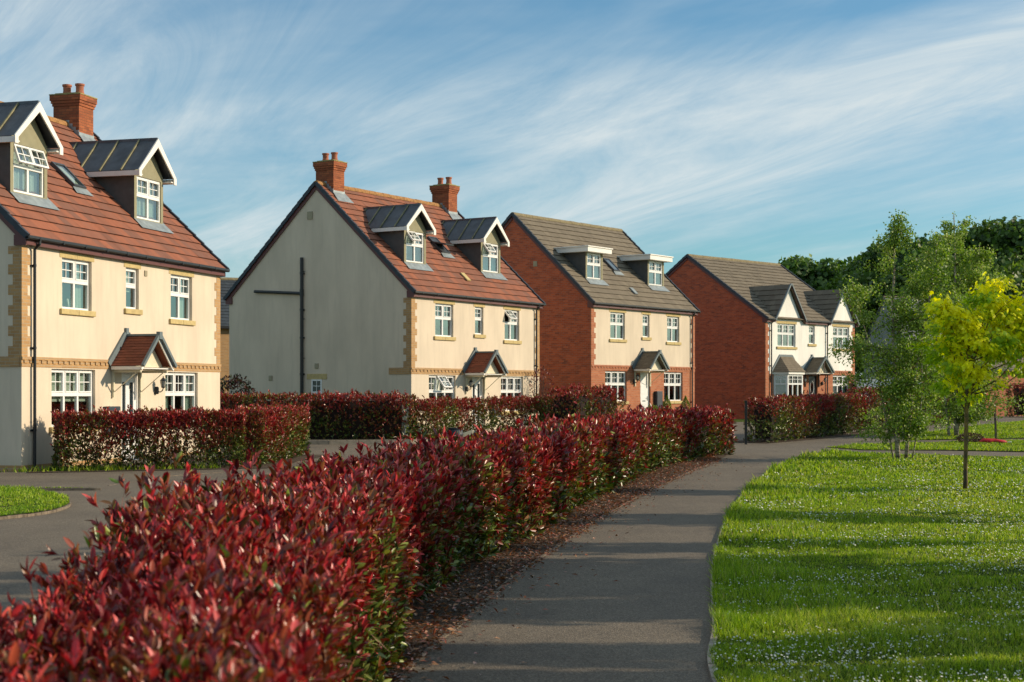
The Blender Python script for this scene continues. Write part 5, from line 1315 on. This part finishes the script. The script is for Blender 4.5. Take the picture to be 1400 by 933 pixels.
# van behind the birches
def van(x, y, rz, label):
    e = empty('parked_van', (x, y, .41), rz); tag(e, label, 'van')
    side = [(-2.4, .35), (-2.42, 1.1), (-2.38, 1.95), (-2.2, 2.05), (.9, 2.05), (1.25, 1.9), (1.85, 1.22), (2.45, 1.0), (2.52, .55), (2.45, .33)]
    b = MB(); b.extrude([(a, -.92, c) for a, c in side], (0, 1.84, 0)); b.build('body', M['vanpaint'], e, bevel=.05)
    g = MB()
    for s in (-1, 1):
        yv = s * .926; g.face([(.35, yv, 1.3), (1.55, yv, 1.3), (1.15, yv, 1.82), (.35, yv, 1.82)])
    g.face([(1.31, -.8, 1.86), (1.31, .8, 1.86), (1.83, .84, 1.28), (1.83, -.84, 1.28)]); g.face([(-2.43, -.7, 1.25), (-2.43, .7, 1.25), (-2.41, .7, 1.8), (-2.41, -.7, 1.8)])
    g.build('window', M['dark'], e)
    for a in (-1.55, 1.6):
        for s in (-1, 1):
            w = MB().tube([(a, s * .72, .34), (a, s * .95, .34)], .34, 24).build('wheel', M['tyre'], e); MB().tube([(a, s * .951, .34), (a, s * .96, .34)], .2, 16).build('rim', M['alu'], w)
    for s in (-1, 1): MB().box(2.44, 2.53, s * .75 - .15, s * .75 + .15, .72, .92).build('headlight', M['lampglass'], e, bevel=.02)
    MB().box(2.45, 2.56, -.88, .88, .34, .56).build('bumper', M['black'], e, bevel=.03)
van(21.0, 84.5, R(8), 'pale blue-white van parked behind the red hedge and front birch')
# tarmac repair patch and drain cover on the road
x, y = at(264 / 2.5 + 0, 0 + 700) if False else at(262, 679)
o = sheet('paving_strip', [at(246, 680), at(300, 677.5), at(302, 680), at(250, 683)], .004, mat_plain('block_paving', (.22, .10, .06), .9, var=.3, nscale=12))

# ------------------------------------------------------------------ light, sky, camera
SUN_AZ, SUN_EL = R(3), R(23)      # azimuth from +X towards +Y
sd = Vector((math.cos(SUN_EL) * math.cos(SUN_AZ), math.cos(SUN_EL) * math.sin(SUN_AZ), math.sin(SUN_EL)))
sl = bpy.data.lights.new('sun', 'SUN'); sl.energy = 5.0; sl.angle = R(.5); sl.color = (1, .83, .62)
so = bpy.data.objects.new('sun', sl); COL.objects.link(so); so.rotation_euler = sd.to_track_quat('Z', 'Y').to_euler()
w = bpy.data.worlds.new('World'); SC.world = w; w.use_nodes = True; nt = w.node_tree
bg = nt.nodes['Background']; bg.inputs['Strength'].default_value = .11
sky = nt.nodes.new('ShaderNodeTexSky'); sky.sky_type = 'NISHITA'; sky.sun_disc = False; sky.sun_elevation = SUN_EL; sky.sun_rotation = math.pi / 2 - SUN_AZ; sky.air_density = 1.0; sky.dust_density = .6; sky.ozone_density = 1.5
tc = nt.nodes.new('ShaderNodeTexCoord'); sp3 = nt.nodes.new('ShaderNodeSeparateXYZ'); nt.links.new(tc.outputs['Generated'], sp3.inputs[0])
def math_(op, a, b=None):
    n = nt.nodes.new('ShaderNodeMath'); n.operation = op
    for i, v in enumerate((a, b)):
        if v is None: continue
        if isinstance(v, (int, float)): n.inputs[i].default_value = v
        else: nt.links.new(v, n.inputs[i])
    return n.outputs[0]
zc = math_('ADD', math_('MAXIMUM', sp3.outputs[2], 0.0), .085)
cv = nt.nodes.new('ShaderNodeCombineXYZ'); nt.links.new(math_('DIVIDE', sp3.outputs[0], zc), cv.inputs[0]); nt.links.new(math_('DIVIDE', sp3.outputs[1], zc), cv.inputs[1])
def wisps(rot, sc, off, scale, detail, rough, dist):     # cirrus combed along one heading of the cloud deck
    a = nt.nodes.new('ShaderNodeMapping'); a.inputs['Rotation'].default_value = (0, 0, R(rot)); nt.links.new(cv.outputs[0], a.inputs[0])
    b = nt.nodes.new('ShaderNodeMapping'); b.inputs['Scale'].default_value = sc; b.inputs['Location'].default_value = off; nt.links.new(a.outputs[0], b.inputs[0])
    return noise(nt, b.outputs[0], scale, detail, rough, dist)
c1 = wisps(-125, (.30, .75, 1), (3.1, .4, 0), 1.0, 6, .55, .4)
c2 = wisps(-112, (.42, 1.5, 1), (0.3, 2.2, 0), 1.3, 11, .68, 1.5)
cl_ = math_('MULTIPLY', ramp(nt, c1, [(.36, .06), (.60, 1)]), ramp(nt, c2, [(.30, .25), (.64, 1)]))
cl_ = math_('MULTIPLY', cl_, .92)
tint = mixc(nt, 1.0, sky.outputs[0], (.64, 1.03, 1.16), 'MULTIPLY')
col = mixc(nt, cl_, tint, (6.3, 7.0, 7.2))
nt.links.new(col, bg.inputs['Color'])

cam = bpy.data.cameras.new('camera'); co = bpy.data.objects.new('camera', cam); COL.objects.link(co); SC.camera = co
co.location = (0, 0, EYE); co.rotation_euler = (math.pi / 2, 0, 0)
cam.sensor_width = 36; cam.lens = F / 1400 * 36; cam.shift_y = (HY - 466.5) / 1400; cam.clip_end = 3000; cam.clip_start = .1
cam.dof.use_dof = True; cam.dof.focus_distance = 24; cam.dof.aperture_fstop = 5.6
SC.view_settings.view_transform = 'Standard'; SC.view_settings.look = 'None'; SC.view_settings.exposure = 0; SC.view_settings.gamma = 1
SC.render.engine = 'CYCLES'; SC.cycles.use_denoising = True
SC.cycles.max_bounces = 7; SC.cycles.transparent_max_bounces = 10; SC.cycles.diffuse_bounces = 3; SC.cycles.glossy_bounces = 3
for o in bpy.data.objects:
    if '_room' in o.keys(): del o['_room']
